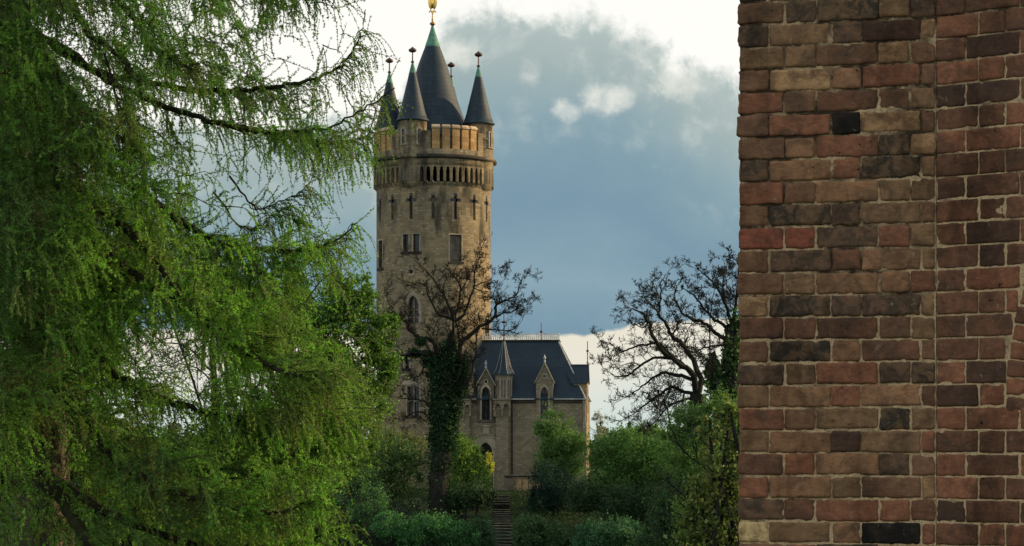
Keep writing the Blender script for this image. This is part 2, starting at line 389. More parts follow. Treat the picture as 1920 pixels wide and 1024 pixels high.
class BrickBuf:
    def __init__(s): s.V = []; s.Q = []; s.c1 = []; s.c2 = []; s.off = 0
    def add(s, corners, O, u, n, c1, c2, res=.0075, depth=.05, rough=1.0):
        """corners: 4 (t,z) of a quad bl,br,tr,tl ; front face at O+u*t+z"""
        bl, br, tr, tl = [np.array(c, float) for c in corners]
        w = max(np.linalg.norm(br - bl), .02); h = max(np.linalg.norm(tl - bl), .02)
        nx = max(2, int(w / res)); nz = max(2, int(h / res))
        a = np.linspace(0, 1, nx + 1)[None, :, None]; b = np.linspace(0, 1, nz + 1)[:, None, None]
        T = (bl * (1 - a) + br * a) * (1 - b) + (tl * (1 - a) + tr * a) * b
        ex = np.minimum(a[..., 0], 1 - a[..., 0]) * w; ez = np.minimum(b[..., 0], 1 - b[..., 0]) * h
        rd = rngb.uniform(.0035, .008) * rough
        sd = rngb.randint(1000)
        P3 = np.concatenate([T, np.zeros(T.shape[:2] + (1,))], -1)
        # ragged outline
        j1 = vnoise(P3, 45, sd) - .5; j2 = vnoise(P3, 45, sd + 5) - .5; j3 = vnoise(P3, 120, sd + 9) - .5
        edge = np.exp(-np.minimum(ex, ez) / .01)
        cr = np.clip(1 - ex / rd, 0, 1) * np.clip(1 - ez / rd, 0, 1)      # corner pull
        cen = (bl + br + tr + tl) / 4
        T = T + np.stack([(j1 * .007 + j3 * .004) * edge, (j2 * .007 + j3 * .004) * edge], -1) * rough
        T = T + (cen - T) / (np.linalg.norm(cen - T, axis=-1, keepdims=True) + 1e-6) * (cr * rd * .55)[..., None]
        e = np.minimum(ex, ez)
        k = np.clip(e / rd, 0, 1); d = -(1 - np.sqrt(np.clip(1 - (1 - k) ** 2, 0, 1))) * rd * .8
        chips = np.clip(vnoise(P3, 30, sd + 3) - .66, 0, 1) * .03 * np.exp(-e / .018)
        d = d + ((vnoise(P3, 22, sd + 2) - .5) * .004 + (vnoise(P3, 90, sd + 4) - .5) * .0018) * rough - chips * rough + np.clip(rngb.normal(0, .0018), -.0022, .004)
        W = O + u * T[..., 0:1] + np.array([0, 0, 1.0]) * T[..., 1:2] + n * d[..., None]
        ny_, nx_ = W.shape[:2]
        idx = np.arange(nx_ * ny_).reshape(ny_, nx_)
        q = np.stack([idx[:-1, :-1], idx[:-1, 1:], idx[1:, 1:], idx[1:, :-1]], -1).reshape(-1, 4)
        loop = np.concatenate([idx[0, :], idx[1:, -1], idx[-1, -2::-1], idx[-2:0:-1, 0]])
        back = W.reshape(-1, 3)[loop] - n * depth; nb = len(W.reshape(-1, 3)); bi = nb + np.arange(len(loop))
        q2 = np.stack([np.roll(loop, -1), loop, bi, np.roll(bi, -1)], -1)
        V = np.concatenate([W.reshape(-1, 3), back]); s.V.append(V); s.Q.append(np.concatenate([q, q2]) + s.off); s.off += len(V)
        s.c1.append(np.tile(np.array(c1), (len(V), 1))); s.c2.append(np.tile(np.array(c2), (len(V), 1)))
    def build(s, name, mat, parent):
        me = grid_mesh(name, np.concatenate(s.V), np.concatenate(s.Q), {'Col': np.concatenate(s.c1), 'Col2': np.concatenate(s.c2)}, smooth=True)
        return link_mesh(name, me, mat, parent)
def mat_brick():
    m, t, out = new_mat('weathered_brick'); ob = objco(t)
    a = t.node('ShaderNodeAttribute'); a.attribute_name = 'Col'; b = t.node('ShaderNodeAttribute'); b.attribute_name = 'Col2'
    ad = t.node('ShaderNodeVectorMath', operation='ADD'); sc = t.node('ShaderNodeVectorMath', operation='SCALE'); sc.inputs['Scale'].default_value = 9.0
    t.l.new(a.outputs['Color'], sc.inputs[0]); t.l.new(ob, ad.inputs[0]); t.l.new(sc.outputs[0], ad.inputs[1]); v = ad.outputs[0]
    n1 = t.noise(v, 14, 7, .7, .6); sm_ = t.node('ShaderNodeMapping'); sm_.inputs['Scale'].default_value = (1, 1, 2.2); t.l.new(v, sm_.inputs[0]); n2 = t.noise(sm_.outputs[0], 34, 7, .75, .3); n3 = t.noise(v, 260, 3, .6); n4 = t.noise(ob, 3.5, 5, .6)
    c = t.mix(t.sstep(n1, .42, .6), a.outputs['Color'], b.outputs['Color'])
    c = t.mix(t.m('MULTIPLY', t.sstep(t.noise(v, 7, 4, .6, .8), .5, .66), .5), c, (.085, .062, .045))
    c = t.mix(t.m('MULTIPLY', t.sstep(n2, .5, .68), .7), c, t.mix(1.0, c, (1.5, 1.45, 1.35), 'MULTIPLY'))
    c = t.mix(t.m('MULTIPLY', t.sstep(n2, .48, .3), .6), c, t.mix(1.0, c, (.45, .44, .44), 'MULTIPLY'))
    # lime and lichen blooms
    n5 = t.noise(v, 34, 5, .7, .6)
    c = t.mix(t.m('MULTIPLY', t.sstep(n5, .62, .72), .6), c, (.42, .36, .26))
    # dark pits
    vo = t.node('ShaderNodeTexVoronoi'); vo.inputs['Scale'].default_value = 26; t.l.new(v, vo.inputs['Vector'])
    pit = t.m('MULTIPLY', t.sstep(t.m('ADD', vo.outputs['Distance'], t.m('MULTIPLY', t.m('SUBTRACT', n2, .5), .8)), .16, .06), t.m('MULTIPLY', t.sstep(n1, .50, .6), t.sstep(n4, .48, .56)))
    c = t.mix(t.m('MULTIPLY', pit, .85), c, (.012, .01, .009))
    # algae toward the top
    sp = t.node('ShaderNodeSeparateXYZ'); t.l.new(ob, sp.inputs[0])
    al = t.m('MULTIPLY', t.sstep(sp.outputs[2], 2.7, 3.7), t.sstep(n4, .45, .7))
    c = t.mix(t.m('MULTIPLY', al, .35), c, (.06, .06, .04))
    st = t.node('ShaderNodeMapping'); st.inputs['Scale'].default_value = (2.2, 2.2, .8); t.l.new(ob, st.inputs[0]); n6 = t.noise(st.outputs[0], 1.6, 6, .65)
    c = t.mix(t.m('MULTIPLY', t.sstep(n6, .45, .66), .75), c, t.mix(1.0, c, (.42, .41, .40), 'MULTIPLY'))
    c = t.mix(t.m('MULTIPLY', t.sstep(n3, .5, .75), .35), c, t.mix(1.0, c, (.5, .5, .5), 'MULTIPLY'))
    h = t.m('ADD', t.m('MULTIPLY', n2, .7), t.m('ADD', t.m('MULTIPLY', n3, .25), t.m('ADD', t.m('MULTIPLY', n1, .7), t.m('MULTIPLY', pit, -1.0))))
    principled(t, out, c, .92, normal=t.bump(h, .9, .006), spec=.12); return m
def mat_mortar():
    m, t, out = new_mat('lime_mortar'); ob = objco(t)
    n1 = t.noise(ob, 9, 5, .6); n2 = t.noise(ob, 120, 4, .7)
    sp = t.node('ShaderNodeSeparateXYZ'); t.l.new(ob, sp.inputs[0]); zb_ = t.m('MULTIPLY', t.sstep(sp.outputs[2], 3.6, 1.4), .16); xb_ = t.m('MULTIPLY', t.sstep(sp.outputs[0], .78, .82), .08)
    c = t.mix(t.sstep(t.m('ADD', t.noise(ob, 5, 6, .7), t.m('ADD', zb_, xb_)), .46, .66), bc((40, 34, 28)), bc((150, 134, 106)))  # dark end of the mix: dirty mortar plus joint shade put into colour
    c = t.mix(t.m('MULTIPLY', t.sstep(n2, .4, .65), .5), c, bc((60, 54, 44)))
    principled(t, out, c, .95, normal=t.bump(n2, .9, .004), spec=.1); return m
BRICK = mat_brick(); MORTAR = mat_mortar()
def face_px_t(px, O, u):   # along-face coordinate of a pixel column
    k = (px - CX) / F
    return (k * O[1] - O[0]) / (u[0] - k * u[1])
def build_brick():
    Z0 = 10.2; pitch = 42.2 / F * Z0; ztop0 = EYE + (HY - 48) / F * Z0    # joint line under row 0
    th1 = R(14.6); th2 = R(37)
    u1 = np.array([math.cos(th1), -math.sin(th1), 0]); n1 = np.array([-math.sin(th1), -math.cos(th1), 0])
    u2 = np.array([math.cos(th2), -math.sin(th2), 0]); n2 = np.array([-math.sin(th2), -math.cos(th2), 0])
    O1 = np.array([(1387 - CX) / F * Z0, Z0, 0.0]); W1 = face_px_t(1755, O1, u1); O2 = O1 + u1 * W1
    root = empty('brick_gateway', (O1[0], O1[1], 0)); 
    tag(root, 'weathered red and brown brick gateway wall with pale mortar filling the right side', 'wall')
    off = np.array([O1[0], O1[1], 0.0])
    lx = lambda v: 1370 + v / 3.011
    odd = [face_px_t(lx(v), O1, u1) for v in (45, 215, 567, 737, 1074, 1155)]
    even = [face_px_t(lx(v), O1, u1) for v in (45, 302, 480, 835, 1015, 1155)]
    bb = BrickBuf(); g = pitch
    def zrow(r): z1 = ztop0 + g - r * g; return z1 - g, z1     # row r: bottom, top ; row 0 sits above its joint
    rmin = -12; rmax = int((ztop0) / g) + 1
    for r in range(rmin, rmax + 1):
        z0, z1 = zrow(r); 
        if z1 < .02: continue
        z0 = max(z0, 0)
        ed = even if r % 2 == 0 else odd
        code = ROWS.get(r) or ''.join(rngb.choice(list('RBbDOtKTb')) for _ in range(5))
        vis = -2 <= r <= 25
        for i in range(5):
            gp = .0034; sag = rngb.normal(0, .0012)
            j0 = rngb.normal(0, .003) if i == 0 else rngb.normal(0, .0022); j1 = 0 if i == 4 else rngb.normal(0, .0022)
            a = ed[i] + (gp if i else -.001 + rngb.normal(0, .0025)) + j0; b = ed[i + 1] - (gp if i < 4 else .002) + j1
            lo = z0 + rngb.uniform(.0028, .0058) + sag; hi = z1 - rngb.uniform(.0028, .0058) + sag; tl = rngb.normal(0, .0014)
            c = PAL[code[i]]; v = rngb.uniform(.9, 1.12)
            bb.add([(a, lo), (b, lo + tl), (b, hi + tl), (a, hi)], O1 - off, u1, n1, bc(c[0], v), bc(c[1], v), res=.0075 if vis else .02)
    # left return of the pier and its back, in plain courses
    ub = np.array([math.sin(th1), math.cos(th1), 0]); depthp = .95
    Ol = O1 + ub * depthp
    for r in range(rmin, rmax + 1):
        z0, z1 = zrow(r)
        if z1 < .02: continue
        z0 = max(z0, 0); t = .0; k = r % 2
        while t < depthp - .02:
            w = (.265 if k % 2 else .135); k += 1; b = min(t + w, depthp)
            c = PAL[rngb.choice(list('RBbDOtKTb'))]
            bb.add([(t + .006, z0 + .006), (b - .006, z0 + .006), (b - .006, z1 - .006), (t + .006, z1 - .006)], Ol - off, -ub, -u1, bc(c[0]), bc(c[1]), res=.03)
            t = b
    # right wall with the springing of an arch
    tj = face_px_t(1883, O2, u2); zs = EYE + (HY - 775) / F * (O2 + u2 * tj)[1]; Rx = 1.75; tc = tj + Rx; ring = .25; Ri = Rx - ring
    Lw = tc + Rx + 1.0
    def xl(z):  # extrados left limit
        return None if z <= zs else (tc - math.sqrt(max(Rx * Rx - (z - zs) ** 2, 0)) if z - zs < Rx else None)
    PR = 'RbRbbRbmRbbbR'
    e1 = [face_px_t(lx(v), O2, u2) for v in (1160, 1398, 1548)]; e0 = [face_px_t(lx(v), O2, u2) for v in (1160, 1325, 1632)]
    st = e0[2] - e0[1]; hd = e1[2] - e1[1]
    for r in range(rmin, rmax + 1):
        z0, z1 = zrow(r)
        if z1 < .02: continue
        z0 = max(z0, 0); zm = (z0 + z1) / 2
        ed = list(e1 if r % 2 == 1 else e0); ed[0] = 0.0
        big = (r % 2 == 1)
        while ed[-1] < Lw: ed.append(ed[-1] + (st if big else hd)); big = not big
        for i in range(len(ed) - 1):
            a, b = ed[i], min(ed[i + 1], Lw)
            dz = zm - zs
            if dz > 0:
                if dz < Rx:
                    lA = tc - math.sqrt(Rx * Rx - dz * dz); rA = tc + math.sqrt(Rx * Rx - dz * dz)
                    if a >= lA and b <= rA: continue
                    if a < lA < b: b = lA
                    elif a < rA < b: a = rA
            else:
                lA = tc - Ri; rA = tc + Ri
                if a >= lA and b <= rA: continue
                if a < lA < b: b = lA
                elif a < rA < b: a = rA
            if b - a < .03: continue
            vis = -2 <= r <= 25 and a < .6
            c = PAL[PR[rngb.randint(len(PR))]]; v = rngb.uniform(.9, 1.15); tl = rngb.normal(0, .001)
            bb.add([(a + (.002 if i == 0 else .0036), z0 + .0036), (b - .0036, z0 + .0036 + tl), (b - .0036, z1 - .0036 + tl), (a + (.002 if i == 0 else .0036), z1 - .0036)], O2 - off, u2, n2,
                   bc(c[0], v), bc(c[1], v), res=.0075 if vis else .025, rough=.7)
    # arch ring: two half-brick leaves of voussoirs
    nv = 74
    for i in range(nv):
        a0 = math.pi - i * math.pi / nv; a1 = math.pi - (i + 1) * math.pi / nv; pd = .0035 / Rx
        for (r0, r1) in (((Ri, Rx),) if i % 2 else ((Ri, Ri + ring / 2), (Ri + ring / 2, Rx))):
            q = [(tc + r0 * math.cos(a0 - pd), zs + r0 * math.sin(a0 - pd)), (tc + r1 * math.cos(a0 - pd), zs + r1 * math.sin(a0 - pd)),
                 (tc + r1 * math.cos(a1 + pd), zs + r1 * math.sin(a1 + pd)), (tc + r0 * math.cos(a1 + pd), zs + r0 * math.sin(a1 + pd))]
            s_ = .004
            q = [(q[0][0], q[0][1]), (q[1][0], q[1][1]), (q[2][0], q[2][1]), (q[3][0], q[3][1])]
            dx = np.array([math.cos((a0 + a1) / 2), math.sin((a0 + a1) / 2)]) * s_
            q = [np.array(q[0]) + dx, np.array(q[1]) - dx, np.array(q[2]) - dx, np.array(q[3]) + dx]
            # orientation: make it bl,br,tr,tl counter-clockwise seen from front
            q = [q[1], q[0], q[3], q[2]]
            c = PAL[PR[rngb.randint(len(PR))]]; v = rngb.uniform(.85, 1.1)
            bb.add(q, O2 - off, u2, n2, bc(c[0], v), bc(c[1], v), res=.0085 if i < 22 else .03, rough=.7)
    bb.build('brick_facing', BRICK, root)
    # mortar bed: displaced sheets + solid core
    ztopw = zrow(rmin)[1]
    Vs = []; Qs = []; of = 0
    def sheet(O, u, n, w, z0, z1, res, rec, keep=None, bulge=.02):
        nonlocal of
        nx = max(2, int(w / res)); nz = max(2, int((z1 - z0) / res))
        T, Z = np.meshgrid(np.linspace(0, w, nx + 1), np.linspace(z0, z1, nz + 1))
        P3 = np.stack([T, np.zeros_like(T), Z], -1)
        d = -rec + (vnoise(P3, 18, 3) - .5) * .004 + (vnoise(P3, 60, 8) - .5) * .003 + np.clip(vnoise(P3, 9, 5) - .62, 0, 1) * bulge
        V = (O - off) + u * T[..., None] + np.array([0, 0, 1.0]) * Z[..., None] + n * d[..., None]
        i = np.arange(T.size).reshape(T.shape); q = np.stack([i[:-1, :-1], i[:-1, 1:], i[1:, 1:], i[1:, :-1]], -1).reshape(-1, 4)
        if keep is not None:
            tm = (T[:-1, :-1] + T[1:, 1:]).ravel() / 2; zm = (Z[:-1, :-1] + Z[1:, 1:]).ravel() / 2; q = q[keep(tm, zm)]
        Vs.append(V.reshape(-1, 3)); Qs.append(q + of); of += T.size
    sheet(O1, u1, n1, W1, 1.0, 3.95, .006, .0082); sheet(O1, u1, n1, W1, 0, 1.0, .03, .0065); sheet(O1, u1, n1, W1, 3.95, ztopw, .03, .0065)
    kp = lambda t, z: ~(((z <= zs) & (np.abs(t - tc) < Ri)) | ((z > zs) & ((t - tc) ** 2 + (z - zs) ** 2 < Ri * Ri)))
    sheet(O2, u2, n2, .5, 1.0, 3.95, .0065, .0052, kp, .0)
    def sh2(t0, t1, z0, z1): sheet(O2 + u2 * t0, u2, n2, t1 - t0, z0, z1, .02, .0055, lambda t, z: kp(t + t0, z), .004)
    sh2(0, .5, 0, 1.0); sh2(0, .5, 3.95, ztopw); sh2(.5, Lw, 0, ztopw)
    sheet(Ol, -ub, -u1, depthp, 0, ztopw, .03, .0065)
    link_mesh('mortar', grid_mesh('mortar', np.concatenate(Vs), np.concatenate(Qs), smooth=True), MORTAR, root)
    # core masonry behind: pier top/back and arch soffit, back of wall
    mb = MB(); nb1 = -n1; nb2 = -n2; dw = .7
    A = O1 - off; B = O2 - off; Cc = B + u2 * Lw
    A2 = A + ub * depthp; Ce = Cc + nb2 * dw; B2 = B + ub * depthp * 1.0
    zt = ztopw
    e = .012
    mb.face([(*(A + nb1 * e)[:2], zt), (*(B + nb1 * e)[:2], zt), (*B2[:2], zt), (*A2[:2], zt)])
    mb.face([(*(B + nb2 * e)[:2], zt), (*(Cc + nb2 * e)[:2], zt), (*Ce[:2], zt), (*(B2 + np.array([1e-3, 0, 0]))[:2], zt)])
    mb.face([(*A2[:2], 0), (*A2[:2], zt), (*B2[:2], zt), (*B2[:2], 0)])
    mb.face([(*Cc[:2], 0), (*Cc[:2], zt), (*Ce[:2], zt), (*Ce[:2], 0)])
    # back face with opening as columns
    uu = (Ce - B2); Lb = np.linalg.norm(uu); uu = uu / Lb
    ts = np.unique(np.concatenate([[0, Lw], np.linspace(tc - Ri, tc + Ri, 33)]))
    for a, b in zip(ts, ts[1:]):
        pa = B2 + uu * a * Lb / Lw; pb = B2 + uu * b * Lb / Lw; fa = B + u2 * a + nb2 * e; fb = B + u2 * b + nb2 * e
        ins = tc - Ri - 1e-6 <= a and b <= tc + Ri + 1e-6
        ha = zs + math.sqrt(max(Ri * Ri - (a - tc) ** 2, 0)) if ins else 0; hb = zs + math.sqrt(max(Ri * Ri - (b - tc) ** 2, 0)) if ins else 0
        mb.face([(*pa[:2], ha), (*pa[:2], zt), (*pb[:2], zt), (*pb[:2], hb)])
        if ins: mb.face([(*fa[:2], ha), (*fb[:2], hb), (*pb[:2], hb), (*pa[:2], ha)])
    for a in (tc - Ri, tc + Ri):
        pa = B2 + uu * a * Lb / Lw; fa = B + u2 * a + nb2 * e
        mb.face([(*fa[:2], 0), (*pa[:2], 0), (*pa[:2], zs), (*fa[:2], zs)])
    core = mat_stone('plain_red_masonry', bc((92, 64, 50)), bc((74, 54, 44)), bc((104, 76, 58)), course=.0957, width=.27, bumpd=.004)
    mb.build('masonry_core', core, root)
build_brick()

# ------------------------------------------------------------------ wall panels with openings
def grid_wall(mb, fn, us, zs, rects, depth):
    """fn(u,z,d)->xyz, d inward. rects = (u0,u1,z0,z1) openings cut as real recesses"""
    us = sorted(set([round(float(v), 6) for v in us] + [round(float(v), 6) for r in rects for v in r[:2]]))
    zs = sorted(set([round(float(v), 6) for v in zs] + [round(float(v), 6) for r in rects for v in r[2:]]))
    nu, nz = len(us) - 1, len(zs) - 1
    hole = [[any(r[0] - 1e-5 < (us[i] + us[i + 1]) / 2 < r[1] + 1e-5 and r[2] - 1e-5 < (zs[j] + zs[j + 1]) / 2 < r[3] + 1e-5 for r in rects) for j in range(nz)] for i in range(nu)]
    for i in range(nu):
        for j in range(nz):
            a, b, c, d = us[i], us[i + 1], zs[j], zs[j + 1]
            if not hole[i][j]:
                mb.face([fn(a, c, 0), fn(b, c, 0), fn(b, d, 0), fn(a, d, 0)], [(a, c), (b, c), (b, d), (a, d)])
            else:
                if i > 0 and not hole[i - 1][j]: mb.face([fn(a, c, 0), fn(a, d, 0), fn(a, d, depth), fn(a, c, depth)])
                if i < nu - 1 and not hole[i + 1][j]: mb.face([fn(b, d, 0), fn(b, c, 0), fn(b, c, depth), fn(b, d, depth)])
                if j > 0 and not hole[i][j - 1]: mb.face([fn(b, c, 0), fn(a, c, 0), fn(a, c, depth), fn(b, c, depth)])
                if j < nz - 1 and not hole[i][j + 1]: mb.face([fn(a, d, 0), fn(b, d, 0), fn(b, d, depth), fn(a, d, depth)])
def arch_top(x, a, b, spring, point=1.15):
    """pointed arch height over [a,b]"""
    c = (a + b) / 2; w = (b - a) / 2; Rr = w * 2 * point * .75; d = abs(x - c)
    return spring + math.sqrt(max(Rr * Rr - (d + Rr - w) ** 2, 0))
def arched_panel(mb, fn, x0, x1, z0, top, a, b, sill, spring, thick, n=8, point=1.15, bottom_closed=True):
    xs = sorted(set([x0, x1, a, b] + [a + (b - a) * i / n for i in range(n + 1)] + ([(x0 + x1) / 2] if x0 < (x0 + x1) / 2 < x1 else [])))
    at = lambda x: arch_top(x, a, b, spring, point)
    for p, q in zip(xs, xs[1:]):
        m_ = (p + q) / 2
        if a < m_ < b:
            if sill > z0 + 1e-4: mb.face([fn(p, z0, 0), fn(q, z0, 0), fn(q, sill, 0), fn(p, sill, 0)], [(p, z0), (q, z0), (q, sill), (p, sill)])
            mb.face([fn(p, at(p), 0), fn(q, at(q), 0), fn(q, top(q), 0), fn(p, top(p), 0)], [(p, at(p)), (q, at(q)), (q, top(q)), (p, top(p))])
            mb.face([fn(q, at(q), 0), fn(p, at(p), 0), fn(p, at(p), thick), fn(q, at(q), thick)])
        else:
            mb.face([fn(p, z0, 0), fn(q, z0, 0), fn(q, top(q), 0), fn(p, top(p), 0)], [(p, z0), (q, z0), (q, top(q)), (p, top(p))])
            mb.face([fn(p, z0, thick), fn(p, z0, 0), fn(q, z0, 0), fn(q, z0, thick)])
    mb.face([fn(a, sill, 0), fn(a, spring, 0), fn(a, spring, thick), fn(a, sill, thick)])
    mb.face([fn(b, spring, 0), fn(b, sill, 0), fn(b, sill, thick), fn(b, spring, thick)])
def arch_ring(mb, fn, a, b, sill, spring, w, d0, d1, n=8, point=1.15, sides=True):
    """moulded surround: band of width w round the opening, face at d0 (outward negative), back at d1"""
    c = (a + b) / 2
    inn = [(a, sill)] + [(a + (b - a) * i / n, arch_top(a + (b - a) * i / n, a, b, spring, point)) for i in range(n + 1)] + [(b, sill)]
    out = []
    A2, B2 = a - w, b + w
    out = [(A2, sill)] + [(A2 + (B2 - A2) * i / n, arch_top(A2 + (B2 - A2) * i / n, A2, B2, spring, point)) for i in range(n + 1)] + [(B2, sill)]
    for i in range(len(inn) - 1):
        p, q, r, s = inn[i], inn[i + 1], out[i + 1], out[i]
        mb.face([fn(*p, d0), fn(*q, d0), fn(*r, d0), fn(*s, d0)][::-1])
        mb.face([fn(*s, d0), fn(*r, d0), fn(*r, d1), fn(*s, d1)][::-1])
        mb.face([fn(*q, d0), fn(*p, d0), fn(*p, d1), fn(*q, d1)][::-1])
def arch_pane(mb, fn, a, b, sill, spring, d, n=8, point=1.15):
    xs = [a + (b - a) * i / n for i in range(n + 1)]
    for p, q in zip(xs, xs[1:]):
        mb.face([fn(p, sill, d), fn(q, sill, d), fn(q, arch_top(q, a, b, spring, point), d), fn(p, arch_top(p, a, b, spring, point), d)])

def finial_ball(mb, z, r, cx=0, cy=0, sq=.62, n=12):
    mb.lathe([(r * math.sin(math.pi * i / 8) + (0 if i in (0, 8) else 0), z - r * sq * math.cos(math.pi * i / 8)) for i in range(9)], cx, cy, n)
def rod(mb, z0, z1, r, cx=0, cy=0): mb.lathe([(r, z0), (r * .8, z1), (0, z1 + r)], cx, cy, 8)

# ------------------------------------------------------------------ the round tower
TY = 230.0; TX = (813 - CX) / F * TY; S = TY / F
def tz(y): return EYE + (HY - y) * S
def build_tower():
    base = float(hgt(TX, TY)) - .3
    root = empty('castle_tower', (TX, TY, 0)); root.location.z = 0
    tag(root, 'tall round sandstone tower with four slate turrets and a pointed roof topped by gold ornament', 'tower')
    Rs = 107 * S
    fn = lambda a, z, d: ((Rs - d) * math.sin(a / Rs), -(Rs - d) * math.cos(a / Rs), z)
    def ua(px): return math.asin(max(-1, min(1, (px - 813) * S / Rs))) * Rs
    rects = []; wins = []
    # cross slits round the top
    cross = []
    for k in range(16):
        a = R(-66 + 22.5 * k); u = a * Rs
        blind = (k == 3)
        w = .165; r3 = [(u - w, u + w, tz(420), tz(376)), (u - .36, u + .36, tz(388), tz(382))]
        rects += r3; cross.append((u, r3, blind))
    W = dict(twin1=(ua(760), ua(770.5), tz(480), tz(448)), twin2=(ua(779), ua(790.5), tz(480), tz(448)), left=(ua(712), ua(720.5), tz(506), tz(455)),
             big=(ua(846), ua(867), tz(498), tz(449)), ocu=(ua(771.5), ua(779), tz(520.5), tz(513)), low=(ua(763), ua(772), tz(694), tz(668)),
             door=(ua(768), ua(790), tz(781), tz(727)), side=(ua(909), ua(917), tz(632), tz(600)))
    arched = (ua(769), ua(789), tz(611), tz(561))
    rects += list(W.values()) + [arched]
    mb = MB(); us = [(-math.pi + 2 * math.pi * i / 112) * Rs for i in range(113)]
    zs = list(np.linspace(base, tz(355), 26))
    # wrap openings past pi
    fixed = []
    for r in rects:
        if r[0] > math.pi * Rs: r = (r[0] - 2 * math.pi * Rs, r[1] - 2 * math.pi * Rs, r[2], r[3])
        fixed.append(r)
    grid_wall(mb, fn, us, zs, fixed, .45)
    mb.build('shaft', STONE, root)
    # panes and frames
    def pane(name, r, mat, d=.3, parent=root):
        m = MB(); m.face([fn(r[0] - .02, r[2] - .02, d), fn(r[1] + .02, r[2] - .02, d), fn(r[1] + .02, r[3] + .02, d), fn(r[0] - .02, r[3] + .02, d)]); return m.build(name, mat, parent)
    for u, r3, blind in cross:
        m = MB()
        for r in r3: m.face([fn(r[0] - .02, r[2] - .02, .3), fn(r[1] + .02, r[2] - .02, .3), fn(r[1] + .02, r[3] + .02, .3 if r is r3[0] else .301), fn(r[0] - .02, r[3] + .02, .3 if r is r3[0] else .301)])
        o = m.build('arrow_slit', INNER if blind else GLASS, root)
        # round cusps at the cross ends
        for (du, zc) in ((-.40, tz(385)), (.40, tz(385)), (0, tz(375))):
            f = MB()
            for q in range(8):
                a0, a1 = q * math.pi / 4, (q + 1) * math.pi / 4
                f.face([fn(u + du, zc, -.006), fn(u + du + .17 * math.cos(a0), zc + .18 * math.sin(a0), -.006), fn(u + du + .17 * math.cos(a1), zc + .18 * math.sin(a1), -.006)])
            f.build('slit_cusp', GLASS if not blind else INNER, o)
    def frame(r, w, o, sill=True, out_=.05):
        f = MB()
        def bx(u0, u1, z0, z1, d0, d1):
            P8 = [fn(u, z, d) for d in (d0, d1) for (u, z) in ((u0, z0), (u1, z0), (u1, z1), (u0, z1))]
            f.face([P8[0], P8[1], P8[2], P8[3]])
            for i in range(4): j = (i + 1) % 4; f.face([P8[j], P8[i], P8[i + 4], P8[j + 4]])
        bx(r[0] - w, r[0], r[2], r[3], -out_, .3); bx(r[1], r[1] + w, r[2], r[3], -out_, .3); bx(r[0] - w, r[1] + w, r[3], r[3] + w, -out_, .3)
        f.build('frame', TRIM, o)
        if sill:
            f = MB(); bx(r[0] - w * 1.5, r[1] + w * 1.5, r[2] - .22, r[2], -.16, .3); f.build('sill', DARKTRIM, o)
    for k, mt in (('twin1', GLASS), ('twin2', GLASS), ('left', GLASS), ('low', GLASS), ('side', GLASS)):
        o = pane('window', W[k], mt); frame(W[k], .12, o)
    o = pane('blind_window', W['big'], INNER, .28); frame(W['big'], .13, o); o['label'] = 'tall rectangular window walled up with stone'
    o = pane('window', W['door'], GLASS, .35); frame(W['door'], .14, o)
    f = MB(); r = W['door']
    f.face([fn(r[0], (r[2] + r[3]) / 2 - .06, .2), fn(r[1], (r[2] + r[3]) / 2 - .06, .2), fn(r[1], (r[2] + r[3]) / 2 + .06, .2), fn(r[0], (r[2] + r[3]) / 2 + .06, .2)])
    c_ = (r[0] + r[1]) / 2; f.face([fn(c_ - .05, r[2], .19), fn(c_ + .05, r[2], .19), fn(c_ + .05, r[3], .19), fn(c_ - .05, r[3], .19)]); f.build('transom', TRIM, o)
    f = MB(); u0 = r[0] - .5; u1 = r[1] + .5
    for (za, zb, d) in ((r[3] + .15, r[3] + .62, -.09),):
        for i in range(6):
            a = u0 + (u1 - u0) * i / 6; b = u0 + (u1 - u0) * (i + 1) / 6
            f.face([fn(a, za, d), fn(b, za, d), fn(b, zb, d), fn(a, zb, d)]); f.face([fn(a, zb, d), fn(b, zb, d), fn(b, zb, .1), fn(a, zb, .1)]); f.face([fn(b, za, d), fn(a, za, d), fn(a, za, .1), fn(b, za, .1)])
    f.build('lintel', TRIM, o)
    # oculus
    r = W['ocu']; cu = (r[0] + r[1]) / 2; cz = (r[2] + r[3]) / 2
    f = MB(); n = 18; ro, ri = .42, .21
    for i in range(n):
        a0, a1 = 2 * math.pi * i / n, 2 * math.pi * (i + 1) / n
        p = lambda rr, a, d: fn(cu + rr * math.cos(a), cz + rr * math.sin(a), d)
        f.face([p(ri, a0, -.08), p(ro, a0, -.08), p(ro, a1, -.08), p(ri, a1, -.08)])
        f.face([p(ro, a0, -.08), p(ro, a0, .02), p(ro, a1, .02), p(ro, a1, -.08)])
        f.face([p(ri, a0, -.08), p(ri, a1, -.08), p(ri, a1, .2), p(ri, a0, .2)])
    g = pane('round_window', r, GLASS, .3); f.build('frame', TRIM, g)
    # arched window
    a, b, z0, z1 = arched; spring = z1 - .85
    g = MB(); arch_pane(g, fn, a, b, z0, spring, .35); g = g.build('arched_window', GLASS, root)
    f = MB(); arched_panel(f, lambda u, z, d: fn(u, z, d), a, b, z1 + .01 - .9, lambda x: z1 + .02, a, b, z1 - .9, spring, .3, n=8); 
    arch_ring(f, fn, a, b, z0, spring, .28, -.08, .1); f.build('surround', TRIM, g)
    f = MB(); c_ = (a + b) / 2
    f.face([fn(c_ - .05, z0, .25), fn(c_ + .05, z0, .25), fn(c_ + .05, z1 - .1, .25), fn(c_ - .05, z1 - .1, .25)])
    for zz in (z0 + .5, z0 + 1.2): f.face([fn(a, zz, .245), fn(b, zz, .245), fn(b, zz + .09, .245), fn(a, zz + .09, .245)])
    f.build('tracery', TRIM, g)
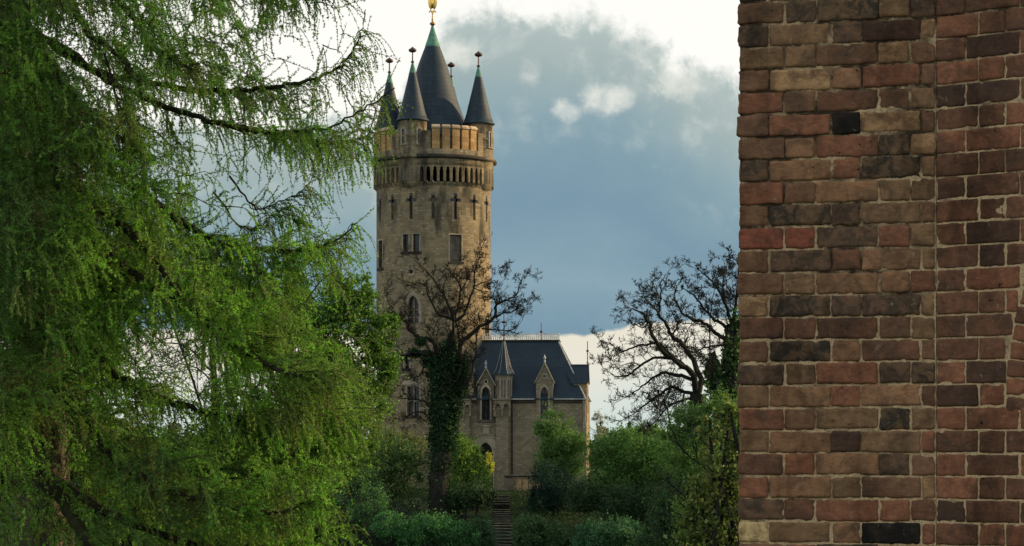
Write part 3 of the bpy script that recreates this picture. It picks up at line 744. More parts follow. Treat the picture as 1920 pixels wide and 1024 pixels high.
    # blind arcade below the crown
    Rc = 112.5 * S; fc = lambda a, z, d: ((Rc - d) * math.sin(a), -(Rc - d) * math.cos(a), z)
    NA = 58; m = MB(); zt = tz(322); zb = tz(355); da = 2 * math.pi / NA
    for i in range(NA):
        a0 = i * da; w = da * .2
        fa = lambda u, z, d, a0=a0: fc(a0 + u, z, d)
        n_ = 6; a_, b_ = w, da - w; sp = zt - .62
        def at(x): 
            t = abs(x - da / 2) / (da / 2 - w); return sp + .5 * math.sqrt(max(0, 1 - (t * .8 + .0) ** 1.6)) * (1 if t < 1 else 0)
        xs = [0, a_] + [a_ + (b_ - a_) * k / n_ for k in range(1, n_)] + [b_, da]
        for p, q in zip(xs, xs[1:]):
            if a_ - 1e-6 <= p and q <= b_ + 1e-6:
                zp = at(p) if p > a_ + 1e-6 else sp; zq = at(q) if q < b_ - 1e-6 else sp
                m.face([fa(p, zp, 0), fa(q, zq, 0), fa(q, zt, 0), fa(p, zt, 0)], [((a0 + p) * Rc, zp), ((a0 + q) * Rc, zq), ((a0 + q) * Rc, zt), ((a0 + p) * Rc, zt)])
                m.face([fa(q, zq, 0), fa(p, zp, 0), fa(p, zp, .3), fa(q, zq, .3)])
            else:
                zl = zb + .18
                m.face([fa(p, zl, 0), fa(q, zl, 0), fa(q, zt, 0), fa(p, zt, 0)], [((a0 + p) * Rc, zl), ((a0 + q) * Rc, zl), ((a0 + q) * Rc, zt), ((a0 + p) * Rc, zt)])
                m.face([fa(p, zb - .25, .3), fa(q, zb - .25, .3), fa(q, zl, 0), fa(p, zl, 0)])
        m.face([fa(a_, zb, 0), fa(a_, sp, 0), fa(a_, sp, .3), fa(a_, zb, .3)]); m.face([fa(b_, sp, 0), fa(b_, zb, 0), fa(b_, zb, .3), fa(b_, sp, .3)])
    m.build('blind_arcade', STONE, root)
    m = MB(); m.lathe([(Rs + .01, tz(352)), (Rs + .12, tz(353.5)), (Rs + .12, tz(356)), (Rs + .01, tz(358.5))], n=112); 
    m.lathe([(Rs, tz(322)), (Rc, tz(322)), (Rc + .0, tz(310)), (Rc + .0, tz(308.5))], n=112); m.build('crown_band', STONE, root)
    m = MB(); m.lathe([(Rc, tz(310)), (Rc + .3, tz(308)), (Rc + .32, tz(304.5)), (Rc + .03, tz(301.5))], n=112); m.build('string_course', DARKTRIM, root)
    # parapet wall: outer, top, inner
    Rp = Rc - .03
    m = MB(); m.lathe([(Rp, tz(303)), (Rp, tz(292)), (Rp - .45, tz(291.5)), (Rp - .45, tz(300))], n=112); m.build('parapet', STONE, root)
    m = MB(); m.lathe([(Rp - .44, tz(299)), (0, tz(299))], n=64); m.build('walkway', INNER, root)
    # turret places
    Rt = 92 * S; ta = [R(-23), R(67), R(160.5), R(247)]
    # battlement panels between turrets, shoulders next to turrets
    zt_, zb_ = tz(254), tz(292)
    for k in range(4):
        s0 = ta[k] + R(22); s1 = ta[k] + R(90) - R(18)
        for (g0, g1) in ((ta[k] + R(10), s0), (s1, ta[k] + R(80))):
            m = MB(); zs_ = tz(259)
            for q_ in range(3):
                p, q = g0 + (g1 - g0) * q_ / 3, g0 + (g1 - g0) * (q_ + 1) / 3; X = lambda r, a, z: (r * math.sin(a), -r * math.cos(a), z)
                m.face([X(Rp, p, zb_), X(Rp, q, zb_), X(Rp, q, zs_), X(Rp, p, zs_)], [(p * Rp, zb_), (q * Rp, zb_), (q * Rp, zs_), (p * Rp, zs_)])
                m.face([X(Rp, p, zs_), X(Rp, q, zs_), X(Rp - .45, q, zs_), X(Rp - .45, p, zs_)]); m.face([X(Rp - .45, q, zb_), X(Rp - .45, p, zb_), X(Rp - .45, p, zs_), X(Rp - .45, q, zs_)])
            m.face([X(Rp, g0, zb_), X(Rp, g0, zs_), X(Rp - .45, g0, zs_), X(Rp - .45, g0, zb_)]); m.face([X(Rp, g1, zb_), X(Rp, g1, zs_), X(Rp - .45, g1, zs_), X(Rp - .45, g1, zb_)])
            m.build('parapet_shoulder', STONE, root)
        n = 5; da = (s1 - s0) / n
        for i in range(n):
            a0 = s0 + i * da + R(1.35); a1 = s0 + (i + 1) * da - R(1.35)
            m = MB(); mid = [a0 + (a1 - a0) * j / 3 for j in range(4)]
            zt2 = zt_
            for p, q in zip(mid, mid[1:]):
                for (rr, fl) in ((Rp - .08, 1), (Rp - .38, 0)):
                    P1 = [(rr * math.sin(p), -rr * math.cos(p), zb_), (rr * math.sin(q), -rr * math.cos(q), zb_), (rr * math.sin(q), -rr * math.cos(q), zt2), (rr * math.sin(p), -rr * math.cos(p), zt2)]
                    m.face(P1 if fl else P1[::-1], [(p * rr, zb_), (q * rr, zb_), (q * rr, zt2), (p * rr, zt2)])
            for p, fl in ((a0, 0), (a1, 1)):
                P1 = [((Rp - .08) * math.sin(p), -(Rp - .08) * math.cos(p), zb_), ((Rp - .38) * math.sin(p), -(Rp - .38) * math.cos(p), zb_), ((Rp - .38) * math.sin(p), -(Rp - .38) * math.cos(p), zt2), ((Rp - .08) * math.sin(p), -(Rp - .08) * math.cos(p), zt2)]
                m.face(P1 if fl else P1[::-1])
            o = m.build('merlon', OCHRE, root)
            c = MB(); r0, r1 = Rp - .44, Rp + .04; e0, e1 = a0 - R(.35), a1 + R(.35); za, zb2, zc2 = zt2, zt2 + .16, zt2 + .34
            for p, q in zip([e0, (e0 + e1) / 2], [(e0 + e1) / 2, e1]):
                X = lambda r, a, z: (r * math.sin(a), -r * math.cos(a), z)
                c.face([X(r1, p, za), X(r1, q, za), X(r1, q, zb2), X(r1, p, zb2)]); c.face([X(r1, p, zb2), X(r1, q, zb2), X((r0 + r1) / 2, q, zc2), X((r0 + r1) / 2, p, zc2)])
                c.face([X((r0 + r1) / 2, p, zc2), X((r0 + r1) / 2, q, zc2), X(r0, q, zb2), X(r0, p, zb2)]); c.face([X(r0, q, za), X(r0, p, za), X(r0, p, zb2), X(r0, q, zb2)])
                c.face([X(r0, p, za), X(r0, q, za), X(r1, q, za), X(r1, p, za)])
            for p in (e0, e1): c.face([X(r1, p, za), X(r1, p, zb2), X((r0 + r1) / 2, p, zc2), X(r0, p, zb2), X(r0, p, za)])
            c.build('coping', OCHRE2, o)
    # turrets
    def tzr(y): return tz(y)
    for k, a in enumerate(ta):
        cx, cy = Rt * math.sin(a), -Rt * math.cos(a); rt = 26.5 * S
        m = MB(); m.lathe([(rt * .25, tz(370)), (rt * .5, tz(366)), (rt * .55, tz(364)), (rt * .8, tz(361)), (rt * .84, tz(358)), (rt, tz(354)), (rt, tz(322)), (rt + .02, tz(310)), (rt + .02, tz(309)), (rt + .28, tz(308)), (rt + .28, tz(304.5)), (rt + .02, tz(301.5)), (rt, tz(270)), (rt + .1, tz(268)), (rt + .0, tz(266)), (rt, tz(240)), (rt + .08, tz(239))], cx, cy, 36)
        o = m.build('turret', STONE, root)
        # flat niche shapes on the turret foot, recess shade put into dark colour
        m = MB()
        for j in range(20):
            b = 2 * math.pi * j / 20; x, y = math.sin(b), -math.cos(b); tx_, ty_ = math.cos(b), math.sin(b); rr = rt + .012
            if math.hypot(cx + x * rt, cy + y * rt) < Rc: continue
            w = .1; pts = [(-w, tz(350)), (w, tz(350)), (w, tz(330)), (0, tz(325)), (-w, tz(330))]
            m.face([(cx + x * rr + tx_ * u, cy + y * rr + ty_ * u, z) for u, z in pts])
        m.build('niche', INNER, o)
        for b in (a - R(12), a + R(52) if k == 0 else a + R(2)):
            m = MB(); x, y = math.sin(b), -math.cos(b); tx_, ty_ = math.cos(b), math.sin(b)
            def bxp(u0, u1, z0, z1, d0, d1, mm):
                q = [(cx + x * (rt + d) + tx_ * u, cy + y * (rt + d) + ty_ * u, z) for d in (d1, d0) for u, z in ((u0, z0), (u1, z0), (u1, z1), (u0, z1))]
                mm.face(q[:4])
                for i in range(4): j = (i + 1) % 4; mm.face([q[j], q[i], q[i + 4], q[j + 4]])
            zl, zh = tz(283), tz(256)
            bxp(-.16, .16, zl, zh, -.2, .02, m); w_ = m.build('window', GLASS, o)
            m = MB(); bxp(-.30, -.16, zl, zh, -.2, .09, m); bxp(.16, .30, zl, zh, -.2, .09, m); bxp(-.30, .30, zh, zh + .12, -.2, .09, m); bxp(-.34, .34, zl - .12, zl, -.2, .12, m); m.build('frame', TRIM, w_)
        prof = [(rt - .1, tz(240.5)), (rt + .2, tz(239)), (rt + .21, tz(237.2)), (30 * S * .93, tz(235)), (26 * S, tz(229)), (23 * S, tz(220)), (19.5 * S, tz(205)), (14.5 * S, tz(184)), (9.6 * S, tz(164)), (6.3 * S, tz(149.5))]
        # slightly irregular slate courses
        m = MB(); m.lathe(prof, cx, cy, 30); rf = m.build('roof', SLATE_CONE, o)
        m = MB(); m.lathe([(6.6 * S, tz(150.5)), (5.6 * S, tz(146)), (3.0 * S, tz(136)), (1.6 * S, tz(131))], cx, cy, 16); m.build('copper_cap', COPPER, rf)
        m = MB(); m.lathe([(1.6 * S, tz(132)), (3.4 * S, tz(130.5)), (3.4 * S, tz(129)), (1.2 * S, tz(127.5))], cx, cy, 10); rod(m, tz(129), tz(112), .07, cx, cy)
        finial_ball(m, tz(108.5), 7.6 * S, cx, cy, .55, 14); m.lathe([(.1, tz(106)), (.16, tz(104)), (.02, tz(102))], cx, cy, 8); m.build('finial', BALL, rf)
    # main roof
    m = MB(); prof = [(75 * S, tz(262)), (73 * S, tz(256)), (69.5 * S, tz(247)), (66 * S, tz(240)), (60 * S, tz(225)), (52.5 * S, tz(204)), (43.5 * S, tz(178)), (36 * S, tz(153)), (27.6 * S, tz(124)), (19.5 * S, tz(102)), (13.6 * S, tz(87))]
    cxx = -2 * S; m.lathe(prof, cxx, 0, 56); rf = m.build('roof', SLATE_CONE, root)
    m = MB(); m.lathe([(75 * S - .3, tz(299)), (75 * S - .3, tz(261))], cxx, 0, 48); m.build('roof_drum', STONE, root)
    m = MB(); m.lathe([(14.2 * S, tz(88.3)), (14.3 * S, tz(87)), (13.2 * S, tz(84)), (9 * S, tz(72)), (5 * S, tz(59)), (2.2 * S, tz(49))], cxx, 0, 24); m.build('copper_cap', COPPER, rf)
    m = MB(); m.lathe([(2 * S, tz(50)), (3 * S, tz(47.5)), (5.4 * S, tz(45.5)), (5.4 * S, tz(43.5)), (2.5 * S, tz(42)), (1.5 * S, tz(39)), (2.3 * S, tz(37)), (1.2 * S, tz(34)), (1.6 * S, tz(31)), (1.0 * S, tz(28))], cxx, 0, 14)
    fin = m.build('finial', simple('old_brass', (.4, .25, .1), .45, .8), rf)
    # gilded bird: body, two raised wings closing into an oval, claws and tail
    m = MB()
    def ell(cx, cy, cz, rx, ry, rz, tilt=0.0, n=10):
        b0 = []
        for i in range(n + 1):
            ph = math.pi * i / n; row = []
            for j in range(12):
                th = 2 * math.pi * j / 12; x, y, z = rx * math.sin(ph) * math.cos(th), ry * math.sin(ph) * math.sin(th), rz * math.cos(ph)
                x, z = x * math.cos(tilt) + z * math.sin(tilt), -x * math.sin(tilt) + z * math.cos(tilt); row.append((cx + x, cy + y, cz + z))
            b0.append(row)
        for i in range(n):
            for j in range(12): m.face([b0[i][j], b0[i + 1][j], b0[i + 1][(j + 1) % 12], b0[i][(j + 1) % 12]], smooth=True)
    ell(cxx, 0, tz(5), 4.6 * S, .2, 11 * S); ell(cxx, -.05, tz(-7), 2.2 * S, .12, 3 * S)
    m.face([(cxx - 1.5 * S, -.06, tz(-8)), (cxx - 4.5 * S, -.1, tz(-6.5)), (cxx - 1.5 * S, -.06, tz(-5.5))])
    for s_ in (-1, 1):
        ring = []
        for i in range(15):
            t = -1.25 + 2.9 * i / 14; ring.append(((8.2 * S) * math.cos(t) * s_, 14 * S * math.sin(t)))
        for i in range(14):
            (xa, za), (xb, zb3) = ring[i], ring[i + 1]; k0 = .4 + .1 * (i % 2)
            for dy in (-.09, .09):
                m.face([(cxx + xa, dy, tz(4) + za), (cxx + xb, dy, tz(4) + zb3), (cxx + xb * k0, dy * 1.6, tz(4) + zb3 * .9), (cxx + xa * k0, dy * 1.6, tz(4) + za * .9)])
            m.face([(cxx + xa * 1.08, -.09, tz(4) + za * 1.03), (cxx + xb * 1.08, -.09, tz(4) + zb3 * 1.03), (cxx + xb * 1.08, .09, tz(4) + zb3 * 1.03), (cxx + xa * 1.08, .09, tz(4) + za * 1.03)])
        ell(cxx + s_ * 2.6 * S, 0, tz(21), 1.3 * S, .1, 4.2 * S, s_ * .5); ell(cxx + s_ * 5.6 * S, 0, tz(22), 1.1 * S, .1, 2.2 * S, s_ * -.7)
    ell(cxx, 0, tz(24), 1.5 * S, .1, 4.5 * S)
    m.build('gilded_bird', GOLD, fin)
    return root
build_tower()

# ------------------------------------------------------------------ chapel / gatehouse beside the tower
CY = 222.0; CS = CY / F; CZ = lambda y: EYE + (HY - y) * CS; CXl = lambda px: (px - 1097) * CS
def build_chapel():
    x0 = (1097 - CX) * CS
    root = empty('castle_gatehouse', (x0, CY, 0), R(-4.2))
    tag(root, 'stone gatehouse with steep slate roof, dormers and a small spire beside the round tower', 'building')
    Lx = CXl(858); Dp = 11.0; zb = CZ(915) - .6; ze = CZ(749)
    fn = lambda u, z, d: (u, d, z)
    lw1 = (CXl(1013.5), CXl(1027.5), CZ(786), CZ(722)); lw0 = (CXl(903), CXl(918), CZ(787), CZ(722)); ent = (CXl(897), CXl(926), CZ(915), CZ(850))
    m = MB()
    D1 = (CXl(1005), CXl(1037)); D0 = (CXl(895), CXl(926))
    rects = [(D1[0], D1[1], CZ(792), ze), (D0[0], D0[1], CZ(792), ze)]
    grid_wall(m, fn, np.linspace(Lx, 0, 20), np.linspace(zb, ze, 12), rects, .02)
    fs = lambda u, z, d: (-d, u, z)
    fr = lambda u, z, d: (-d, u, z)
    # right end wall (u along depth), with lancet slits cut in
    grid_wall(m, fr, np.linspace(0, Dp, 10), np.linspace(zb, ze, 12), [(1.6, 2.3, CZ(840), CZ(775)), (7.6, 8.3, CZ(840), CZ(775))], .35)
    grid_wall(m, lambda u, z, d: (Lx + d, u, z), np.linspace(0, Dp, 8), np.linspace(zb, ze, 8), [], .3)
    grid_wall(m, lambda u, z, d: (u, Dp - d, z), np.linspace(Lx, 0, 8), np.linspace(zb, ze, 8), [], .3)
    m.build('wall', STONE2, root)
    for u in (1.6, 7.6):
        g = MB(); g.face([(-.3, u, CZ(840)), (-.3, u + .7, CZ(840)), (-.3, u + .7, CZ(775)), (-.3, u, CZ(775))]); g.build('window', GLASS, root)
    # corner buttress at the right, sunlit on its right side
    m = MB(); m.box(-.2, .12, -.18, .55, zb, CZ(792)); m.box(-.16, .06, -.12, .5, CZ(792), CZ(757)); m.box(-.2, .1, -.16, .54, CZ(757), CZ(751)); m.box(-.16, .04, -.1, .5, CZ(751), CZ(744)); m.build('buttress', TRIM, root)
    # main roof: truncated hip
    rz_ = EYE + (HY - 641) * (CY + Dp / 2) / F; ov = .25
    ry0, ry1 = Dp / 2 - 1.0, Dp / 2 + 1.0
    kx = (CY + ry0) / CY
    rxl = CXl(893) - .1; rxr = CXl(1037) + .25
    E = [(Lx - ov, -ov, ze), (ov * .4, -ov, ze), (ov * .4, Dp + ov, ze), (Lx - ov, Dp + ov, ze)]
    T = [(rxl, ry0, rz_), (rxr, ry0, rz_), (rxr, ry1, rz_), (rxl, ry1, rz_)]
    m = MB()
    def quad(p, q, r_, s_, nu=8, nv=8):
        p, q, r_, s_ = map(np.array, (p, q, r_, s_)); h = np.linalg.norm((s_ + r_) / 2 - (p + q) / 2)
        for i in range(nu):
            for j in range(nv):
                f = lambda a, b: (p * (1 - a) + q * a) * (1 - b) + (s_ * (1 - a) + r_ * a) * b
                w = np.linalg.norm(q - p)
                cs = [(i / nu, j / nv), ((i + 1) / nu, j / nv), ((i + 1) / nu, (j + 1) / nv), (i / nu, (j + 1) / nv)]
                m.face([f(*c) for c in cs], [(c[0] * w, c[1] * h) for c in cs])
    quad(E[0], E[1], T[1], T[0]); quad(E[1], E[2], T[2], T[1]); quad(E[2], E[3], T[3], T[2]); quad(E[3], E[0], T[0], T[3]); m.face(T)
    m.face([E[3], E[2], E[1], E[0]])
    rf = m.build('roof', SLATE, root)
    # hip flashings, ridge moulding, gutter
    h = MB()
    def strip(a, b, r_):
        a, b = np.array(a, float), np.array(b, float); V, q = tube_arrays(np.array([[a, (a + b) / 2, b]]), np.full((1, 3), r_), 6)
        for f in q: h.face([V[i] for i in f])
    for (e_, r_h) in ((1, .07), (2, .07), (0, .05)):
        h = MB(); strip(E[e_], T[e_], r_h); h.build('hip_flashing', LEAD, rf)
    h = MB(); h.box(rxl - .1, rxr + .1, ry0 - .12, ry0 + .1, rz_ + .003, rz_ + .16); h.box(rxl - .1, rxr + .1, ry1 - .1, ry1 + .12, rz_ + .003, rz_ + .16); h.build('ridge_moulding', RAFT, rf)
    h = MB()
    for a, b in ((Lx - ov, D0[0] - .15), (D0[1] + .15, D1[0] - .12), (D1[1] + .12, .1)): h.box(a, b, -ov - .12, -ov - .01, ze - .02, ze + .09)
    h.build('gutter', LEAD, rf)
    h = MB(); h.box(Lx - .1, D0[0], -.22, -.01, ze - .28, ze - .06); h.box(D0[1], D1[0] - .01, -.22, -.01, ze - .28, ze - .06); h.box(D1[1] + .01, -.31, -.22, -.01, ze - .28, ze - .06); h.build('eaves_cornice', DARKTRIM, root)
    # ridge railing
    h = MB(); zt2 = rz_ + .16; zr = zt2 + .6
    for y in (ry0, ry1):
        h.box(rxl, rxr, y - .02, y + .02, zr - .05, zr); h.box(rxl, rxr, y - .015, y + .015, zt2 + .08, zt2 + .11)
        n = 40
        for i in range(n + 1):
            x = rxl + (rxr - rxl) * i / n; h.box(x - .022, x + .022, y - .014, y + .014, zt2, zr)
            if i < n and y == ry0:
                w = (rxr - rxl) / n
                for s_ in range(4):
                    a0, a1 = math.pi * s_ / 4, math.pi * (s_ + 1) / 4; c_ = x + w / 2
                    p = [(c_ + w * .42 * math.cos(a), y - .002, zt2 + .12 + .24 * math.sin(a)) for a in (a0, a1)]; q = [(c_ + w * .3 * math.cos(a), y - .002, zt2 + .12 + .16 * math.sin(a)) for a in (a0, a1)]
                    h.face([p[0], p[1], q[1], q[0]])
    for x in (rxl, rxr): h.box(x - .02, x + .02, ry0, ry1, zr - .05, zr)
    h.build('ridge_railing', RAIL, rf)
    def tall_finial(x, y, z0, z1, rb, mat=BALL, name='finial', parent=rf):
        q = MB(); rod(q, z0, z1, .05, x, y); zm = z0 + (z1 - z0) * .55; finial_ball(q, zm, rb, x, y, .8, 12)
        q.lathe([(.05, zm - rb * 1.2), (rb * .6, zm - rb * 1.0), (.05, zm - rb * .8)], x, y, 10); return q.build(name, mat, parent)
    tall_finial(CXl(1006) + .1, (ry0 + ry1) / 2, rz_, CZ(600), .15)
    # wall dormers
    def dormer(x0_, x1_, w, apexy, eavey, botz, fin):
        f = MB(); c = (x0_ + x1_) / 2; za = CZ(apexy); zev = CZ(eavey); hw = (x1_ - x0_) / 2
        top = lambda x: za - (za - zev) * abs(x - c) / hw
        dn = lambda u, z, d: (u, d - .12, z)
        spring = w[3] - .75
        arched_panel(f, dn, x0_, x1_, botz, top, w[0], w[1], w[2], spring, .35, n=10, point=1.3)
        for xx, s_ in ((x0_, 1), (x1_, -1)):
            P1 = [(xx, -.12, botz), (xx, -.12, zev), (xx, 4.0, zev), (xx, 1.0, botz)]; f.face(P1 if s_ < 0 else P1[::-1])
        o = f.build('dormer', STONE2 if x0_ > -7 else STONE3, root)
        g = MB(); arch_pane(g, dn, w[0] - .02, w[1] + .02, w[2], spring, .3, 10, 1.3); gw = g.build('window', GLASS, o)
        g = MB(); arch_ring(g, dn, w[0], w[1], w[2], spring, .17, -.06, .06, 10, 1.3); g.build('surround', TRIM, gw)
        g = MB(); c_ = (w[0] + w[1]) / 2; g.box(c_ - .035, c_ + .035, .1, .15, w[2], w[3] - .1)
        for q in range(1, 5): zz = w[2] + (w[3] - w[2]) * q / 5.3; g.box(w[0], w[1], .11, .14, zz, zz + .045)
        g.build('glazing_bars', IRON, gw)
        # trefoil roundel
        g = MB(); zc = za - 1.15; n = 14
        for i in range(n):
            a0, a1 = 2 * math.pi * i / n, 2 * math.pi * (i + 1) / n; p = lambda rr, a, d: (c + rr * math.cos(a), d - .12, zc + rr * math.sin(a))
            g.face([p(.14, a0, -.04), p(.22, a0, -.04), p(.22, a1, -.04), p(.14, a1, -.04)]); g.face([p(.22, a0, -.04), p(.22, a0, .01), p(.22, a1, .01), p(.22, a1, -.04)])
        g.build('roundel', TRIM, o)
        g = MB(); n = 10; g.face([(c + .14 * math.cos(2 * math.pi * i / n), -.124, zc + .14 * math.sin(2 * math.pi * i / n)) for i in range(n)]); g.build('roundel_glass', GLASS, o)
        # raking coping + slate roof going back
        ovh = .14; zo = zev - .18
        g = MB(); 
        for s_ in (-1, 1):
            a = np.array([c, -.26, za + .16]); b = np.array([c + s_ * (hw + ovh), -.26, zo]); a2 = a + [0, .3, 0]; b2 = b + [0, .3, 0]; th = np.array([0, 0, -.17])
            F4 = [[a, b, b2, a2], [a + th, a2 + th, b2 + th, b + th], [a, a + th, b + th, b], [a2, b2, b2 + th, a2 + th], [b, b + th, b2 + th, b2]]
            for q in F4: g.face(q if s_ > 0 else q[::-1])
        g.build('coping', TRIM, o)
        g = MB()
        for s_ in (-1, 1):
            a = np.array([c, .04, za + .12]); b = np.array([c + s_ * (hw + ovh), .04, zo - .02]); yb = 5.0 * (za - ze) / (rz_ - ze) + .3
            L = np.linalg.norm(b - a); q = [a, b, b + [0, .2 + (zo - ze) * .55 + .3, 0], a + [0, yb, 0]]; g.face(q if s_ > 0 else q[::-1], [(0, L), (0, 0), (1, 0), (yb, L)])
        g.build('dormer_roof', SLATE, o)
        g = MB(); g.lathe([(.09, za + .1), (.11, za + .25), (.05, za + .32), (.06, za + .4), (.16, za + .52), (.07, za + .64), (.02, za + .85)], c, -.1, 10); g.build('finial', LEAD, o)
    dormer(D1[0], D1[1], lw1, 682, 713, CZ(792), 672)
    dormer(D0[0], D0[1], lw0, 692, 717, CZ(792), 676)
    # side dormer facing right: slate roof and sunlit gable
    f = MB(); y0, y1 = Dp / 2 - 2.2, Dp / 2 + 2.2; yc = (y0 + y1) / 2; xg = .14; zE = CZ(716); zA = CZ(683)
    y0, y1 = .9, 4.3; yc = 2.6
    f.face([(xg, y0, zb), (xg, y1, zb), (xg, y1, zE), (xg, yc, zA - .05), (xg, y0, zE)], [(y0, zb), (y1, zb), (y1, zE), (yc, zA), (y0, zE)])
    for y in (y0, y1):
        q = [(xg, y, zb), (xg, y, zE), (-1.3, y, zE), (-.0, y, ze), (-.0, y, zb)]; f.face(q if y == y0 else q[::-1], [(p[0], p[2]) for p in (q if y == y0 else q[::-1])])
    o = f.build('side_gable', SUNLIT_STONE, root); o['label'] = 'sunlit ochre gable on the right end'
    g = MB()
    for s_, y in ((-1, y0 - .15), (1, y1 + .15)):
        q = [(xg + .12, y, zE - .15), (-1.3 - .9 * 0, y, zE - .15), (-2.2, yc, zA), (xg + .12, yc, zA)]
        g.face(q if s_ < 0 else q[::-1], [(p[0], p[2] * 1.4) for p in (q if s_ < 0 else q[::-1])])
    g.build('gable_roof', SLATE, o)
    g = MB(); g.box(-2.2, xg + .14, yc - .05, yc + .05, zA - .02, zA + .08); g.build('ridge_tile', RAFT, o)
    g = MB(); arch_ring(g, lambda u, z, d: (xg - d, u, z), 2.3, 2.9, CZ(775), CZ(735), .14, -.05, .02, 8, 1.3); g.build('surround', TRIM, o)
    g = MB(); arch_pane(g, lambda u, z, d: (xg - d, u, z), 2.3, 2.9, CZ(775), CZ(735), -.01, 8, 1.3); g.build('window', GLASS, o)
    q = MB(); xf = CXl(1097); rod(q, zA, CZ(638), .045, .12, yc); finial_ball(q, CZ(656), .13, .12, yc, .9, 10); q.lathe([(.03, CZ(662)), (.08, CZ(661)), (.03, CZ(660))], .12, yc, 8); q.build('lightning_rod', IRON, o)
    # stair turret with spire
    tx, ty, tr = CXl(944), .35, .83
    def octp(r, z0, z1, r1=None, mat=None, name='', par=None, mbx=None):
        r1 = r if r1 is None else r1; mm = mbx or MB()
        for i in range(8):
            a0, a1 = R(22.5 + 45 * i), R(67.5 + 45 * i)
            p = [(tx + r * math.sin(a0), ty - r * math.cos(a0), z0), (tx + r * math.sin(a1), ty - r * math.cos(a1), z0), (tx + r1 * math.sin(a1), ty - r1 * math.cos(a1), z1), (tx + r1 * math.sin(a0), ty - r1 * math.cos(a0), z1)]
            mm.face(p, [(i * .7, z0), (i * .7 + .65, z0), (i * .7 + .65, z1), (i * .7, z1)])
        return mm
    m = octp(tr, CZ(750), CZ(703)); octp(tr + .02, CZ(708), CZ(703), tr + .12, mbx=m); 
    t_ = m.build('stair_turret', TRIM, root)
    g = MB()
    for i in range(8):   # flat dark panels on each side, recess shade put into colour
        a = R(45 * i); x, y = math.sin(a), -math.cos(a); tx_, ty_ = math.cos(a), math.sin(a); rr = tr * math.cos(R(22.5)) + .006
        for (ua_, ub_) in ((-.22, -.03), (.03, .22)):
            p = [(ua_, CZ(746)), (ub_, CZ(746)), (ub_, CZ(714)), ((ua_ + ub_) / 2, CZ(711)), (ua_, CZ(714))]
            g.face([(tx + x * rr + tx_ * u, ty + y * rr + ty_ * u, z) for u, z in p])
    g.build('panel', INNER, t_)
    m = octp(tr + .28, CZ(703), CZ(701), tr + .22); octp(tr + .22, CZ(701), CZ(690), tr - .12, mbx=m); octp(tr - .12, CZ(690), CZ(668), .42, mbx=m); octp(.42, CZ(668), CZ(640), .12, mbx=m); octp(.12, CZ(640), CZ(632), .03, mbx=m)
    sp = m.build('spire', SLATE, t_)
    h = MB()
    for i in range(8):
        a = R(22.5 + 45 * i); pr = [(tr + .24, CZ(701)), (tr - .1, CZ(690)), (.44, CZ(668)), (.13, CZ(640))]
        for (r0, z0), (r1, z1) in zip(pr, pr[1:]): strip((tx + r0 * math.sin(a), ty - r0 * math.cos(a), z0), (tx + r1 * math.sin(a), ty - r1 * math.cos(a), z1), .014)
    h.build('spire_ribs', LEAD, sp)
    q = MB(); rod(q, CZ(634), CZ(588), .05, tx, ty); finial_ball(q, CZ(603), .24, tx, ty, .5); finial_ball(q, CZ(616), .1, tx, ty, .6); q.build('finial', IRON, sp)
    # corbel tables and pilasters under turret and at the left
    def pilaster(xc, hw, name):
        g = MB(); g.box(xc - hw, xc + hw, -.55, .2, zb, CZ(778)); g.box(xc - hw - .06, xc + hw + .06, -.61, .2, zb, CZ(905))
        zt3 = CZ(750)
        w = hw * 1.35; n = 2
        pf = lambda u, z, d: (u, d - .8, z)
        for i in range(n):
            a, b = xc - w + 2 * w * i / n, xc - w + 2 * w * (i + 1) / n
            arched_panel(g, pf, a, b, CZ(778) + .35, lambda x: zt3, a + .12, b - .12, CZ(778) + .35, CZ(765), .28, 8, 1.1)
        g.box(xc - w, xc + w, -.8 + .281, .1, CZ(778), zt3)
        for xx in (xc - w, xc, xc + w): g.box(xx - .1 + (.1 if xx < xc else -.1 if xx > xc else 0), xx + .1 + (.1 if xx < xc else -.1 if xx > xc else 0), -.79, -.53, CZ(781), CZ(771))
        g.box(xc - w - .08, xc + w + .08, -.92, .1, zt3 + .002, zt3 + .14)
        return g.build(name, TRIM if False else STONE2, root)
    pilaster(CXl(942), .58, 'pilaster'); pilaster(CXl(870), .5, 'pilaster')
    g = MB(); g.box(CXl(951), CXl(957), -.2, -.003, zb, ze - .3); g.build('pilaster', STONE2, root)
    g = MB(); g.lathe([(.06, zb), (.06, ze - .3)], CXl(960), -.12, 8); g.build('downpipe', IRON, root)
    # entrance: projecting portal with pointed arch and segmental hood
    g = MB(); a, b = CXl(897), CXl(924); z0 = zb; spring = CZ(850)
    pf = lambda u, z, d: (u, d - .4, z); c = (a + b) / 2
    x0_, x1_ = CXl(886), CXl(931)
    top = lambda x: CZ(830) + (CZ(815) - CZ(830)) * math.sqrt(max(0, 1 - ((x - (x0_ + x1_) / 2) / ((x1_ - x0_) / 2)) ** 2))
    f_ = MB()
    xs = 14
    arched_panel(f_, pf, x0_, x1_, zb, lambda x: top(x), a, b, zb, spring, .38, 14, 1.1); po = f_.build('portal', TRIM, root)
    g = MB()
    xx = [x0_ + (x1_ - x0_) * i / 14 for i in range(15)]
    for p, q in zip(xx, xx[1:]):
        for (dz0, dz1, d) in ((0, .14, -.5),):
            g.face([(p, d, top(p) + dz0), (q, d, top(q) + dz0), (q, d, top(q) + dz1), (p, d, top(p) + dz1)]); g.face([(p, d, top(p) + dz1), (q, d, top(q) + dz1), (q, .02, top(q) + dz1), (p, .02, top(p) + dz1)])
            g.face([(q, d, top(q)), (p, d, top(p)), (p, -.3, top(p)), (q, -.3, top(q))])
    g.build('hood_mould', TRIM, po)
